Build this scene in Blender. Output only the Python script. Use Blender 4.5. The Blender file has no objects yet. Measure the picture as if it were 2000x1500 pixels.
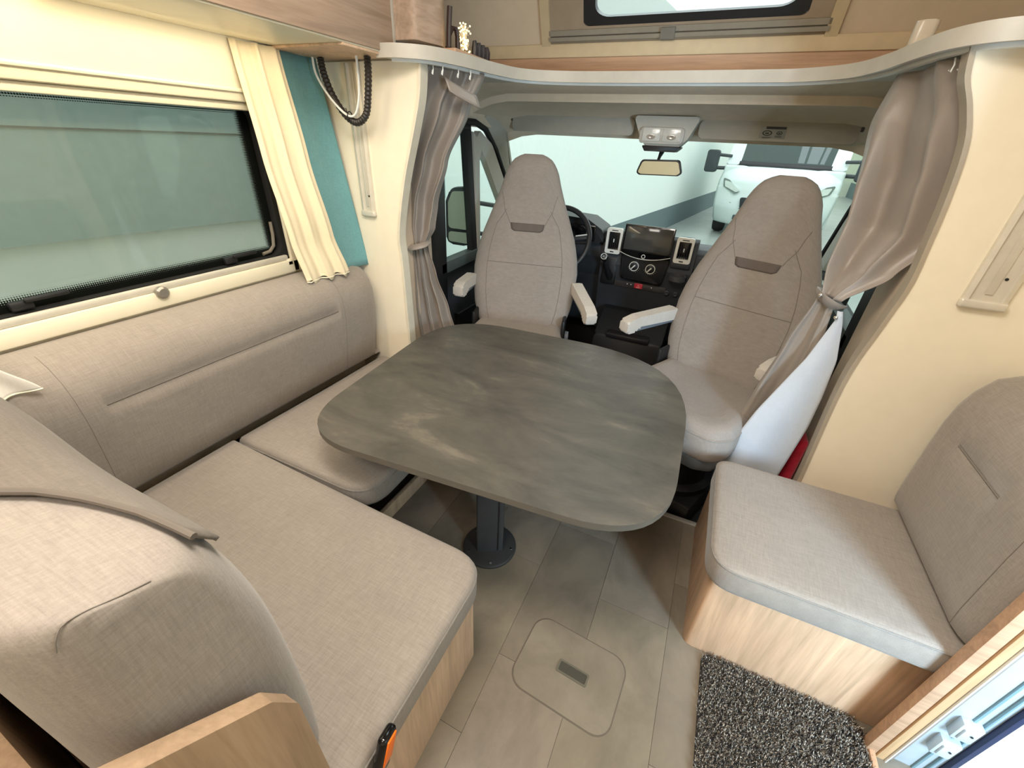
import bpy, bmesh, math, random
from mathutils import Vector, Matrix
from math import sin, cos, pi, radians as rad, sqrt
rnd = random.Random(4)
sc = bpy.context.scene
COL = sc.collection
# ------------------------------------------------------------ camera, world, light
R0 = -0.415530312; P0 = 0.532315008; Q0 = 0.0500836661
fwd = Vector((sin(R0)*cos(P0), cos(R0)*cos(P0), -sin(P0)))
rt = Vector((cos(R0), -sin(R0), 0)); up = rt.cross(fwd)
r2 = rt*cos(Q0)+up*sin(Q0); u2 = -rt*sin(Q0)+up*cos(Q0)
cam = bpy.data.cameras.new('camera'); co = bpy.data.objects.new('camera', cam); COL.objects.link(co)
cam.sensor_width = 36; cam.lens = 809.4/2000*36; cam.clip_start = .01
co.matrix_world = Matrix(((r2.x, u2.x, -fwd.x, 0), (r2.y, u2.y, -fwd.y, 0), (r2.z, u2.z, -fwd.z, 1.5), (0, 0, 0, 1)))
sc.camera = co
W = bpy.data.worlds.new('world'); sc.world = W; W.use_nodes = True
bg = W.node_tree.nodes['Background']; bg.inputs[0].default_value = (.93, .99, .98, 1); bg.inputs[1].default_value = 1.6
sc.view_settings.view_transform = 'Standard'; sc.view_settings.look = 'None'
sc.view_settings.gamma = 1; sc.view_settings.use_curve_mapping = False
sc.view_settings.exposure = 0.42
sc.cycles.use_denoising = True
sc.cycles.max_bounces = 8; sc.cycles.diffuse_bounces = 4; sc.cycles.transparent_max_bounces = 12
sc.cycles.sample_clamp_indirect = 6

def area(name, loc, target, sx, sy, power, col):
    l = bpy.data.lights.new(name, 'AREA'); l.shape = 'RECTANGLE'; l.size = sx; l.size_y = sy; l.energy = power; l.color = col
    o = bpy.data.objects.new(name, l); COL.objects.link(o); o.location = loc
    o.rotation_euler = (Vector(target)-Vector(loc)).to_track_quat('-Z', 'Y').to_euler()
    return o
gp = bpy.data.lights.new('luton_fill_light', 'POINT'); gp.energy = 9; gp.color = (1, .93, .83); gp.shadow_soft_size = .08  # unseen fill light, added to brighten the luton lining and walls
go_ = bpy.data.objects.new('luton_fill_light', gp); COL.objects.link(go_); go_.location = (-.35, .45, 2.22)
WARM = (1, .84, .60); COOL = (.80, .92, 1)
def strip_light(name, loc, target, length, w, power, col):
    """a lamp strip whose long side runs along the vehicle"""
    o = area(name, loc, target, length, w, power, col)
    z = (Vector(loc)-Vector(target)).normalized(); x = Vector((0, 1, 0)); y = z.cross(x).normalized()
    o.rotation_euler = Matrix(((x.x, y.x, z.x), (x.y, y.y, z.y), (x.z, y.z, z.z))).to_euler()
    return o
area('ceiling_lamp_light', (-.35, .45, 2.36), (-.35, .45, 0), .9, .5, 22, (1, .93, .83))
area('rear_ceiling_lamp_light', (-.5, -.7, 2.36), (-.5, -.4, 0), .7, .5, 13, (1, .92, .82))
strip_light('cabinet_strip_light', (-1.42, .45, 1.740), (-1.50, .45, 0), 1.7, .06, 5, WARM)
strip_light('cabinet_strip_light_back', (-1.50, .45, 1.742), (-1.60, .45, 1.62), 1.7, .02, .55, WARM)
area('door_daylight', (1.40, -.25, 1.10), (.50, 1.05, .42), .40, .7, 50, (.56, .80, 1))
area('skylight_daylight', (-.4, 2.75, 2.75), (-.4, 1.2, 1.0), 1.0, .6, 10, (.9, 1, .98))

# ------------------------------------------------------------ materials
MATS = {}
def lin(c):
    return tuple(((x/255)/12.92 if x/255 <= .04045 else ((x/255+.055)/1.055)**2.4) for x in c)
def base(name, rgb, rough=.5, metal=0, spec=.5):
    m = bpy.data.materials.new(name); m.use_nodes = True
    b = m.node_tree.nodes['Principled BSDF']
    b.inputs['Base Color'].default_value = (*lin(rgb), 1); b.inputs['Roughness'].default_value = rough
    b.inputs['Metallic'].default_value = metal; b.inputs['Specular IOR Level'].default_value = spec
    return m, m.node_tree, b
def coords(nt, scale=(1, 1, 1), rot=(0, 0, 0)):
    t = nt.nodes.new('ShaderNodeTexCoord'); mp = nt.nodes.new('ShaderNodeMapping')
    mp.inputs['Scale'].default_value = scale; mp.inputs['Rotation'].default_value = rot
    nt.links.new(t.outputs['Object'], mp.inputs['Vector']); return mp.outputs[0]
def noise(nt, vec, scale, detail=4, rough=.55, dist=0):
    n = nt.nodes.new('ShaderNodeTexNoise'); n.inputs['Scale'].default_value = scale; n.inputs['Detail'].default_value = detail
    n.inputs['Roughness'].default_value = rough; n.inputs['Distortion'].default_value = dist
    nt.links.new(vec, n.inputs['Vector']); return n.outputs['Fac']
def ramp(nt, fac, stops):
    r = nt.nodes.new('ShaderNodeValToRGB'); cr = r.color_ramp
    while len(cr.elements) < len(stops): cr.elements.new(.5)
    for e, (p, c) in zip(cr.elements, stops):
        e.position = p; e.color = (*c, 1) if len(c) == 3 else c
    nt.links.new(fac, r.inputs[0]); return r.outputs[0]
def math_(nt, op, a, b=None, c=None):
    n = nt.nodes.new('ShaderNodeMath'); n.operation = op
    for i, v in enumerate((a, b, c)):
        if v is None: continue
        if isinstance(v, (int, float)): n.inputs[i].default_value = v
        else: nt.links.new(v, n.inputs[i])
    return n.outputs[0]
def bump(nt, b, h, strength=.2, dist=.002):
    n = nt.nodes.new('ShaderNodeBump'); n.inputs['Strength'].default_value = strength; n.inputs['Distance'].default_value = dist
    nt.links.new(h, n.inputs['Height']); nt.links.new(n.outputs[0], b.inputs['Normal'])
def mix(nt, fac, a, b, mode='MIX'):
    n = nt.nodes.new('ShaderNodeMix'); n.data_type = 'RGBA'; n.blend_type = mode
    for i, v in ((0, fac), (6, a), (7, b)):
        if isinstance(v, (int, float)): n.inputs[i].default_value = v
        elif isinstance(v, tuple): n.inputs[i].default_value = (*v, 1)
        else: nt.links.new(v, n.inputs[i])
    return n.outputs[2]
def plain(name, rgb, rough=.5, metal=0, spec=.5, var=.06, nscale=18, bmp=0, bscale=300):
    m, nt, b = base(name, rgb, rough, metal, spec)
    v = coords(nt); n = noise(nt, v, nscale, 3)
    c = lin(rgb)
    out = ramp(nt, n, [(.25, tuple(x*(1-var) for x in c)), (.75, tuple(min(1, x*(1+var)) for x in c))])
    nt.links.new(out, b.inputs['Base Color'])
    if bmp: bump(nt, b, noise(nt, v, bscale, 2), bmp, .001)
    MATS[name] = m; return m
def fabric(name, rgb, var=.16, fine=1.0, sheen=.2, rough=.95):
    m, nt, b = base(name, rgb, rough, 0, .15)
    b.inputs['Sheen Weight'].default_value = sheen
    v1 = coords(nt, (26*fine, 330*fine, 26*fine)); v2 = coords(nt, (330*fine, 26*fine, 330*fine)); v3 = coords(nt)
    a = noise(nt, v1, 1, 2); d = noise(nt, v2, 1, 2); g = noise(nt, v3, 6, 3); f = noise(nt, v3, 650, 1)
    s = math_(nt, 'ADD', math_(nt, 'ADD', a, d), math_(nt, 'MULTIPLY', f, .6))
    s = math_(nt, 'MULTIPLY', s, 1/2.6)
    c = lin(rgb)
    o1 = ramp(nt, s, [(.30, tuple(x*(1-var*1.6) for x in c)), (.5, c), (.70, tuple(min(1, x*(1+var*1.6)) for x in c))])
    o2 = ramp(nt, g, [(.3, (.92, .92, .93)), (.7, (1, 1, 1))])
    nt.links.new(mix(nt, 1.0, o1, o2, 'MULTIPLY'), b.inputs['Base Color'])
    bump(nt, b, s, .35, .0015)
    MATS[name] = m; return m
def wood(name, rgb, axis='y', var=.16, rough=.45, scale=1.0):
    m, nt, b = base(name, rgb, rough, 0, .35)
    lo = 1.6*scale; hi = 26*scale
    s = {'x': (lo, hi, hi), 'y': (hi, lo, hi), 'z': (hi, hi, lo)}[axis]
    v = coords(nt, s); n = noise(nt, v, 1, 6, .6, .8)
    v2 = coords(nt, tuple(k*4 for k in s)); n2 = noise(nt, v2, 1, 3)
    c = lin(rgb)
    o = ramp(nt, n, [(.28, tuple(x*(1-var*1.5) for x in c)), (.5, c), (.72, tuple(min(1, x*(1+var)) for x in c))])
    o2 = ramp(nt, n2, [(.3, (.88, .86, .84)), (.6, (1, 1, 1))])
    nt.links.new(mix(nt, 1.0, o, o2, 'MULTIPLY'), b.inputs['Base Color'])
    bump(nt, b, n2, .08, .001)
    MATS[name] = m; return m
def cloudy(name, stops, scale=3, rough=.45, stretch=(1, 1, 1), rv=.1, bmp=.05, detail=8):
    m, nt, b = base(name, (128, 128, 128), rough, 0, .4)
    v = coords(nt, stretch); n = noise(nt, v, scale, detail, .65, .4)
    nt.links.new(ramp(nt, n, [(p, lin(c)) for p, c in stops]), b.inputs['Base Color'])
    n2 = noise(nt, v, scale*6, 5)
    nt.links.new(math_(nt, 'MULTIPLY_ADD', n2, rv*2, rough-rv), b.inputs['Roughness'])
    if bmp: bump(nt, b, n2, bmp, .001)
    MATS[name] = m; return m
def glass(name, tint=(.9, 1, .98), refl=.04, dens=0.0, haze=(.5, .6, .58)):
    """thin pane: a clear sheet with a mirror-like sheen and, if dens>0, a milky share"""
    m = bpy.data.materials.new(name); m.use_nodes = True; nt = m.node_tree; nt.nodes.clear()
    o = nt.nodes.new('ShaderNodeOutputMaterial'); t = nt.nodes.new('ShaderNodeBsdfTransparent'); g = nt.nodes.new('ShaderNodeBsdfGlossy')
    t.inputs[0].default_value = (*tint, 1); g.inputs['Roughness'].default_value = .02
    fr = nt.nodes.new('ShaderNodeLayerWeight'); fr.inputs[0].default_value = .5
    fac = math_(nt, 'MULTIPLY_ADD', math_(nt, 'POWER', fr.outputs['Facing'], 4.0), .45, refl)
    mx = nt.nodes.new('ShaderNodeMixShader'); nt.links.new(fac, mx.inputs[0])
    if dens > 0:
        d = nt.nodes.new('ShaderNodeBsdfDiffuse'); d.inputs[0].default_value = (*haze, 1)
        m2 = nt.nodes.new('ShaderNodeMixShader'); m2.inputs[0].default_value = dens
        nt.links.new(t.outputs[0], m2.inputs[1]); nt.links.new(d.outputs[0], m2.inputs[2]); nt.links.new(m2.outputs[0], mx.inputs[1])
    else: nt.links.new(t.outputs[0], mx.inputs[1])
    nt.links.new(g.outputs[0], mx.inputs[2]); nt.links.new(mx.outputs[0], o.inputs[0])
    MATS[name] = m; return m
def emit(name, rgb, s):
    m = bpy.data.materials.new(name); m.use_nodes = True; nt = m.node_tree; nt.nodes.clear()
    o = nt.nodes.new('ShaderNodeOutputMaterial'); e = nt.nodes.new('ShaderNodeEmission')
    e.inputs[0].default_value = (*lin(rgb), 1); e.inputs[1].default_value = s; nt.links.new(e.outputs[0], o.inputs[0])
    MATS[name] = m; return m

LINEN = fabric('linen_upholstery', (152, 143, 134), var=.12)
LINEN2 = fabric('seat_upholstery', (150, 141, 133), var=.10, fine=1.3)
LINEND = fabric('side_band_upholstery', (140, 134, 127))
THROW = fabric('felt_throw', (116, 108, 99), var=.12)
SEAM = plain('seam_thread', (124, 116, 108), .9)
PATCH = plain('dark_patch', (98, 88, 82), .8)
CURT = fabric('satin_curtain', (148, 138, 129), var=.03, fine=2, sheen=.15, rough=.42); CURT.node_tree.nodes['Principled BSDF'].inputs['Specular IOR Level'].default_value = .55
CURTW = fabric('curtain_lining', (196, 202, 210), var=.03, fine=2, sheen=.2)
CREAMC = fabric('cream_curtain', (236, 222, 190), var=.04, fine=1.5)
TEAL = fabric('teal_felt', (112, 162, 166), var=.10, fine=1.2)
OAK = wood('light_oak_side', (202, 172, 142), 'z')
OAKY = wood('oak_cabinet', (176, 152, 132), 'y')
OAKX = wood('light_oak_front', (206, 176, 148), 'z')
OAKP = wood('peach_ledge', (196, 158, 128), 'x')
CREAM = plain('cream_wall', (240, 230, 208), .55, var=.02, bmp=.03)
CREAMF = plain('cream_plastic', (238, 230, 206), .35, var=.02)
LINING = plain('roof_lining', (204, 186, 162), .9, var=.04, bmp=.2, bscale=500)
CABL = plain('cab_headliner', (212, 196, 174), .95, var=.05, bmp=.3, bscale=500)
CABG = plain('cab_grey_plastic', (182, 178, 168), .6, var=.04)
VISOR = plain('sun_visor_vinyl', (164, 158, 146), .7, var=.05, bmp=.15)
SHELF = plain('shelf_laminate', (188, 182, 170), .4, var=.03)
STONE = cloudy('slate_tabletop', [(.30, (64, 61, 57)), (.46, (78, 75, 69)), (.58, (88, 84, 77)), (.76, (122, 115, 103))], 3.0, .42, (1, 2.2, 1), .10)
TEDGE = plain('table_edge_band', (98, 93, 84), .4)
ANTH = plain('anthracite_metal', (66, 68, 70), .45, .3, bmp=.1)
BLACK = plain('black_plastic', (22, 22, 24), .5, bmp=.1)
BLACKG = plain('gloss_black', (12, 12, 14), .12)
RUBBER = plain('black_rubber', (18, 18, 18), .7)
DASH = plain('dashboard_plastic', (44, 46, 50), .6, var=.08, bmp=.2)
SILV = plain('silver_trim', (228, 226, 218), .35, .15)
ALU = plain('brushed_aluminium', (216, 210, 196), .4, .25)
CHROME = plain('chrome', (220, 220, 220), .1, 1)
WHITE = plain('white_plastic', (226, 228, 226), .35, var=.02)
WBODY = plain('white_paint', (214, 226, 224), .25, var=.01)
SEALM = plain('blue_black_seal', (34, 40, 74), .5)
TFRAME = plain('door_frame_white', (186, 198, 206), .35, .1)
RED = plain('red_button', (190, 50, 66), .4)
REDC = fabric('red_fabric', (190, 40, 60), var=.2)
ORANGE = plain('orange_button', (255, 120, 20), .4, var=.02)
GREYB = plain('grey_base_plastic', (104, 112, 120), .5)
CARPET = plain('cab_carpet', (36, 34, 34), 1, var=.2, nscale=120)
GLASSC = glass('windscreen_glass', (.93, .99, .97))
GLASSS = glass('side_glass', (.84, .96, .93))
SCREEN = plain('tablet_screen', (62, 62, 60), .08)
MIRRORM = plain('mirror_glass', (200, 210, 205), .02, 1, var=0.0)
GWHITE = plain('garage_white_wall', (232, 240, 236), .8, var=.02)
GGREY = plain('garage_grey_band', (104, 120, 124), .6, var=.03)
GFLOOR = cloudy('garage_floor', [(.3, (138, 146, 142)), (.6, (158, 164, 160)), (.8, (174, 178, 174))], .8, .35, bmp=0)
GTEAL = plain('garage_far_wall', (206, 214, 196), .8, var=.03)
GLOW = emit('fairy_bulb_glow', (255, 214, 140), 6)
LENS = plain('lamp_lens', (196, 194, 188), .15)
SOFTW = fabric('white_cushion_cloth', (226, 220, 210), var=.04)

# ------------------------------------------------------------ mesh helpers
def rbox(bm, c, s, r=.004, seg=2, M=None):
    ret = bmesh.ops.create_cube(bm, size=1); vs = ret['verts']
    bmesh.ops.scale(bm, vec=s, verts=vs); 
    if r > 0:
        es = list({e for v in vs for e in v.link_edges})
        g = bmesh.ops.bevel(bm, geom=es, offset=min(r, min(s)*.49), segments=seg, affect='EDGES', profile=.5)
        vs = list({v for f in g['faces'] for v in f.verts} | {v for v in vs if v.is_valid})
        # collect the whole island
        seen = set(vs); st = list(vs)
        while st:
            v = st.pop()
            for e in v.link_edges:
                w = e.other_vert(v)
                if w not in seen: seen.add(w); st.append(w)
        vs = list(seen)
    if M is not None: bmesh.ops.transform(bm, matrix=M, verts=vs)
    bmesh.ops.translate(bm, vec=c, verts=vs)
    return vs
def bx(bm, x0, x1, y0, y1, z0, z1, r=.004, seg=2):
    return rbox(bm, ((x0+x1)/2, (y0+y1)/2, (z0+z1)/2), (abs(x1-x0), abs(y1-y0), abs(z1-z0)), r, seg)
def rpoly(pts, r, n=6):
    """round the corners of a closed 2-D polygon; r number or list"""
    out = []; N = len(pts)
    for i, p in enumerate(pts):
        rr = r[i] if isinstance(r, (list, tuple)) else r
        p = Vector(p); a = Vector(pts[i-1]); b = Vector(pts[(i+1) % N])
        if rr <= 0: out.append((p.x, p.y)); continue
        d1 = (a-p); d2 = (b-p); l = min(d1.length, d2.length)*.499
        ang = d1.angle(d2); t = min(rr/math.tan(ang/2), l)
        s = p+d1.normalized()*t; e = p+d2.normalized()*t
        for k in range(n+1):
            u = k/n; q = s*(1-u)**2+p*2*u*(1-u)+e*u*u
            # blend towards a circle-like arc
            out.append((q.x*.85+(s*(1-u)+e*u).x*.0+p.x*0+q.x*.15, q.y))
    return out
AX = {'x': lambda a, p: (a, p[0], p[1]), 'y': lambda a, p: (p[0], a, p[1]), 'z': lambda a, p: (p[0], p[1], a)}
def prism(bm, pts, axis, a, b, bev=0, seg=2):
    f = AX[axis]; A = [bm.verts.new(f(a, p)) for p in pts]; B = [bm.verts.new(f(b, p)) for p in pts]
    n = len(pts); fa = bm.faces.new(A); fb = bm.faces.new(list(reversed(B)))
    for i in range(n): bm.faces.new((A[i], A[(i+1) % n], B[(i+1) % n], B[i]))
    if bev > 0:
        es = [e for e in set(fa.edges) | set(fb.edges)]
        bmesh.ops.bevel(bm, geom=es, offset=bev, segments=seg, affect='EDGES', profile=.5)
def ring(bm, outer, inner, axis, a, b):
    f = AX[axis]; n = len(outer)
    V = [[bm.verts.new(f(t, p)) for p in L] for t, L in ((a, outer), (a, inner), (b, outer), (b, inner))]
    for i in range(n):
        j = (i+1) % n
        bm.faces.new((V[0][i], V[0][j], V[1][j], V[1][i])); bm.faces.new((V[2][i], V[3][i], V[3][j], V[2][j]))
        bm.faces.new((V[0][i], V[2][i], V[2][j], V[0][j])); bm.faces.new((V[1][i], V[1][j], V[3][j], V[3][i]))
def rrect(x0, x1, y0, y1, r, n=6):
    pts = []
    for cx, cy, a in ((x1-r, y1-r, 0), (x0+r, y1-r, 90), (x0+r, y0+r, 180), (x1-r, y0+r, 270)):
        for k in range(n+1):
            t = rad(a+90*k/n); pts.append((cx+r*cos(t), cy+r*sin(t)))
    return pts
def tube(bm, path, r, n=8, closed=False, cap=True, flat=1.0, upv=None):
    P = [Vector(p) for p in path]; N = len(P); rings = []
    prev = None
    for i, p in enumerate(P):
        if closed: t = (P[(i+1) % N]-P[i-1])
        else: t = P[min(i+1, N-1)]-P[max(i-1, 0)]
        t.normalize()
        if prev is None:
            ref = Vector(upv) if upv else (Vector((0, 0, 1)) if abs(t.z) < .9 else Vector((1, 0, 0)))
            a = t.cross(ref).normalized()
        else:
            a = (prev-t*prev.dot(t)).normalized()
        prev = a; b = t.cross(a)
        rr = r[i] if isinstance(r, (list, tuple)) else r
        rings.append([bm.verts.new(p+a*rr*cos(2*pi*k/n)+b*rr*flat*sin(2*pi*k/n)) for k in range(n)])
    for i in range(N if closed else N-1):
        A = rings[i]; B = rings[(i+1) % N]
        for k in range(n): bm.faces.new((A[k], A[(k+1) % n], B[(k+1) % n], B[k]))
    if cap and not closed:
        bm.faces.new(rings[0][::-1]); bm.faces.new(rings[-1])
def lathe(bm, prof, c, n=24, M=None):
    rings = []; new = []
    for r, z in prof:
        rg = [bm.verts.new((max(r, 1e-5)*cos(2*pi*k/n), max(r, 1e-5)*sin(2*pi*k/n), z)) for k in range(n)]
        rings.append(rg); new += rg
    for A, B in zip(rings, rings[1:]):
        for k in range(n): bm.faces.new((A[k], A[(k+1) % n], B[(k+1) % n], B[k]))
    bm.faces.new(rings[0][::-1]); bm.faces.new(rings[-1])
    if M is not None: bmesh.ops.transform(bm, matrix=M, verts=new)
    bmesh.ops.translate(bm, vec=c, verts=new)
def loft(bm, loops, cap=True, closed_u=True):
    R = [[bm.verts.new(p) for p in L] for L in loops]; n = len(R[0])
    for A, B in zip(R, R[1:]):
        for k in range(n if closed_u else n-1): bm.faces.new((A[k], A[(k+1) % n], B[(k+1) % n], B[k]))
    if cap and closed_u: bm.faces.new(R[0][::-1]); bm.faces.new(R[-1])
    return R
def surf(bm, fn, nu, nv):
    V = [[bm.verts.new(fn(i/nu, j/nv)) for j in range(nv+1)] for i in range(nu+1)]
    for i in range(nu):
        for j in range(nv): bm.faces.new((V[i][j], V[i+1][j], V[i+1][j+1], V[i][j+1]))
def tag(o, label=None, cat=None, group=None, kind=None):
    if label: o['label'] = label
    if cat: o['category'] = cat
    if group: o['group'] = group
    if kind: o['kind'] = kind
    return o
def obj(name, bm, mat, parent=None, ang=38, solid=0, org=None, kind=None):
    """link the bmesh as one mesh; its geometry is given in the frame of the parent thing"""
    bmesh.ops.recalc_face_normals(bm, faces=bm.faces)
    for f in bm.faces: f.smooth = True
    for e in bm.edges:
        if len(e.link_faces) == 2 and e.calc_face_angle(0) > rad(ang): e.smooth = False
    me = bpy.data.meshes.new(name); bm.to_mesh(me); bm.free()
    for m in (mat if isinstance(mat, (list, tuple)) else [mat]): me.materials.append(m)
    o = bpy.data.objects.new(name, me); COL.objects.link(o)
    if parent: o.parent = parent
    if org is not None:
        me.transform(Matrix.Translation(-Vector(org))); o.location = org
    if solid:
        md = o.modifiers.new('thickness', 'SOLIDIFY'); md.thickness = solid; md.offset = 0
    if kind: o['kind'] = kind
    return o
def world_org(o):
    """move a top-level mesh's origin to the bottom centre of its box"""
    me = o.data; xs = [v.co for v in me.vertices]
    c = Vector(((min(v.x for v in xs)+max(v.x for v in xs))/2, (min(v.y for v in xs)+max(v.y for v in xs))/2, min(v.z for v in xs)))
    me.transform(Matrix.Translation(-c)); o.location = c
    for ch in o.children: ch.location = Vector(ch.location)-c
    return o
def thing(name, label, cat, loc=(0, 0, 0), rz=0, group=None, rot=None):
    o = bpy.data.objects.new(name, None); COL.objects.link(o); o.empty_display_size = .05
    o.location = loc; o.rotation_euler = rot if rot else (0, 0, rz)
    return tag(o, label, cat, group)
class B:
    """collect shapes for one mesh, optionally given in world coordinates relative to an origin"""
    pass
def nb(): return bmesh.new()
def wobj(name, bm, mat, parent, ang=38, solid=0, kind=None):
    """geometry given in world coordinates, parent an unrotated Empty"""
    L = Vector((0, 0, 0)); p = parent
    while p: L += Vector(p.location); p = p.parent
    bmesh.ops.translate(bm, vec=-L, verts=bm.verts)
    return obj(name, bm, mat, parent, ang, solid, kind=kind)
def struct(name, bm, mat, parent=None, ang=38, solid=0):
    o = obj(name, bm, mat, parent, ang, solid)
    if parent is None: o['kind'] = 'structure'
    return o
def sthing(name):
    o = bpy.data.objects.new(name, None); COL.objects.link(o); o['kind'] = 'structure'; return o
def copy_tree(o, parent=None):
    c = o.copy(); COL.objects.link(c); c.parent = parent
    for ch in o.children: copy_tree(ch, c)
    return c
def text(name, s, size, mat, parent, M, depth=.0004):
    cu = bpy.data.curves.new(name, 'FONT'); cu.body = s; cu.size = size; cu.extrude = depth; cu.align_x = 'CENTER'; cu.align_y = 'CENTER'
    o = bpy.data.objects.new(name, cu); COL.objects.link(o); cu.materials.append(mat); o.parent = parent; o.matrix_local = M; return o

# ============================================================ SETTING
# floor of the living area, with the printed vinyl planks as pieces
b = nb(); bx(b, -1.65, .97, -1.7, 1.585, -.06, -.003, 0); floor = struct('floor', b, plain('floor_joint', (104, 96, 84), .6))
PL = [cloudy('vinyl_plank_%d' % i, [(.30, tuple(int(c*.86) for c in col)), (.5, col), (.72, tuple(int(min(255, c*1.12)) for c in col))], 5, .33, (1, .7, 1), .08, .04)
      for i, col in enumerate([(128, 118, 102), (134, 124, 109), (122, 112, 98), (131, 120, 106)])]
xs = [-1.65, -1.30, -1.05, -.80, -.555, -.30, -.045, .21, .46, .71, .97]
offs = [0, .3, .15, .5, .28, 1.144-.62, .87-.62, .45, .1, .35]
for i in range(len(xs)-1):
    y = -1.7+offs[i] % .62-.62; k = i
    while y < 1.585:
        y0 = max(y, -1.7); y1 = min(y+.62, 1.585)
        if y1-y0 > .02:
            b = nb(); bx(b, xs[i]+.0006, xs[i+1]-.0006, y0+.0006, y1-.0006, -.004, 0, 0)
            obj('vinyl_plank', b, PL[(k*7+i*3) % 4], floor)
        y += .62; k += 1
# hatch cover in the floor (moved a hair above the vinyl)
t = thing('floor_hatch', 'rounded square hatch cover set in the vinyl floor with a dark finger slot', 'hatch', (-.068, .737, 0), rad(-4))
b = nb(); O_ = rrect(-.168, .168, -.128, .128, .055, 8); I_ = rrect(-.164, .164, -.124, .124, .052, 8); ring(b, O_, I_, 'z', 0, .0012); obj('hatch_rim', b, plain('hatch_gap', (98, 88, 76), .7), t)
b = nb(); prism(b, I_, 'z', 0, .003, .001, 1); obj('cover', b, cloudy('hatch_vinyl', [(.3, (116, 107, 93)), (.5, (130, 120, 105)), (.72, (142, 132, 116))], 5, .33, bmp=.04), t)
b = nb(); ring(b, rrect(-.052, .052, -.021, .021, .006, 3), rrect(-.046, .046, -.015, .015, .004, 3), 'z', .003, .0055)
h = obj('finger_pull', b, plain('slot_rim', (96, 92, 78), .5), t); h.location = (.012, .0, 0)
b = nb(); bx(b, -.046, .046, -.015, .015, .003, .0038, 0); q = obj('recess', b, plain('slot_dark', (66, 62, 52), .8), h)

# ceiling and rear walls
b = nb(); bx(b, -1.75, 1.1, -1.75, 2.25, 2.40, 2.45, 0); struct('ceiling', b, LINING)
b = nb(); bx(b, -1.75, 1.1, -1.80, -1.7, -.06, 2.45, 0); struct('wall_rear', b, CREAM)
# left wall with window opening  y .. 1.25, z 1.03..1.57
wl = sthing('wall_left')
for (y0, y1, z0, z1) in ((-1.75, 1.64, -.06, 1.0), (-1.75, 1.64, 1.57, 2.45), (1.27, 1.64, 1.0, 1.57), (-1.75, -.55, 1.0, 1.57)):
    b = nb(); bx(b, -1.72, -1.65, y0, y1, z0, z1, 0); obj('wall_panel', b, CREAM, wl)
# right wall with doorway y -.10 .. .93
wr = sthing('wall_right')
for (y0, y1, z0, z1) in ((.945, 1.64, -.06, 2.45), (-1.75, .02, -.06, 2.45), (.02, .945, 1.98, 2.45)):
    b = nb(); bx(b, .95, 1.06, y0, y1, z0, z1, 0); obj('wall_panel', b, CREAM, wr)

def smooth_path(pts, n=8):
    out = []; P = [Vector((*p, 0)[:3]) for p in pts]; N = len(P)
    for i in range(N-1):
        p0 = P[max(i-1, 0)]; p1 = P[i]; p2 = P[i+1]; p3 = P[min(i+2, N-1)]
        for k in range(n):
            t_ = k/n; out.append(.5*((2*p1)+(p2-p0)*t_+(2*p0-5*p1+4*p2-p3)*t_**2+(-p0+3*p1-3*p2+p3)*t_**3))
    out.append(P[-1]); return [(v.x, v.y) for v in out]
# front partition, two curved-edge panels in the plane y 1.60 .. 1.635
def partition(name, edge, xwall, rail_x):
    b = nb(); pts = edge+[(xwall, edge[-1][1]), (xwall, edge[0][1])]
    prism(b, pts, 'y', 1.60, 1.632, 0); o = struct(name, b, CREAM)
    b = nb(); s = 1 if xwall < edge[0][0] else -1
    pe = [(x, z) for x, z in edge]
    outer = [(x+s*.012, z) for x, z in pe]
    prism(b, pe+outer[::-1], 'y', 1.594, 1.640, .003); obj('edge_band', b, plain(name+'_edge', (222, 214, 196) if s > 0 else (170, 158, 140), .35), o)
    return o
eL = [(-1.312, 0), (-1.312, .60), (-1.315, .95), (-1.322, 1.08), (-1.30, 1.2), (-1.262, 1.34), (-1.205, 1.50), (-1.168, 1.61), (-1.155, 1.68), (-1.150, 1.74)]
eR = [(.555, 0), (.553, .40), (.535, .83), (.556, 1.05), (.570, 1.18), (.563, 1.30), (.552, 1.42), (.532, 1.54), (.50, 1.62), (.468, 1.68), (.452, 1.745)]
eL = smooth_path(eL, 5); eR = smooth_path(eR, 5)
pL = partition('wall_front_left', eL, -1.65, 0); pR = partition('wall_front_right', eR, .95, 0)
for (xa, xb, zb, lab) in ((-1.508, -1.436, 1.175, 'aluminium hanging rail on the cream panel behind the black cable loop'), (.688, .786, 1.155, 'aluminium hanging rail on the cream panel above the single bench seat')):
    xc = (xa+xb)/2; w = (xb-xa)/2
    t = thing('hanging_rail', lab, 'rail', (xc, 1.60, zb), 0, 'wall rails on the partition panels')
    b = nb(); ztop = (1.735 if xc < 0 else 1.70)-zb
    sh = [(-w, -.0), (-w, -.012), (-w+.012, -.016), (-w+.014, -.008), (w-.014, -.008), (w-.012, -.016), (w, -.012), (w, 0)]
    prism(b, sh, 'z', .012, ztop); obj('channel', b, ALU, t)
    b = nb(); bx(b, -w*.18, w*.18, -.012, -.008, .03, ztop, .001); obj('centre_strip', b, ALU, t)
    b = nb(); bx(b, -w-.003, w+.003, -.021, 0, -.012, .013, .006, 3); obj('end_cap', b, ALU, t)
    b = nb(); lathe(b, [(.0, 0), (.004, 0), (.004, .002), (0, .002)], (w*.35, -.0085, .075), 10, Matrix.Rotation(rad(90), 4, 'X')); obj('screw', b, BLACK, t)

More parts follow.
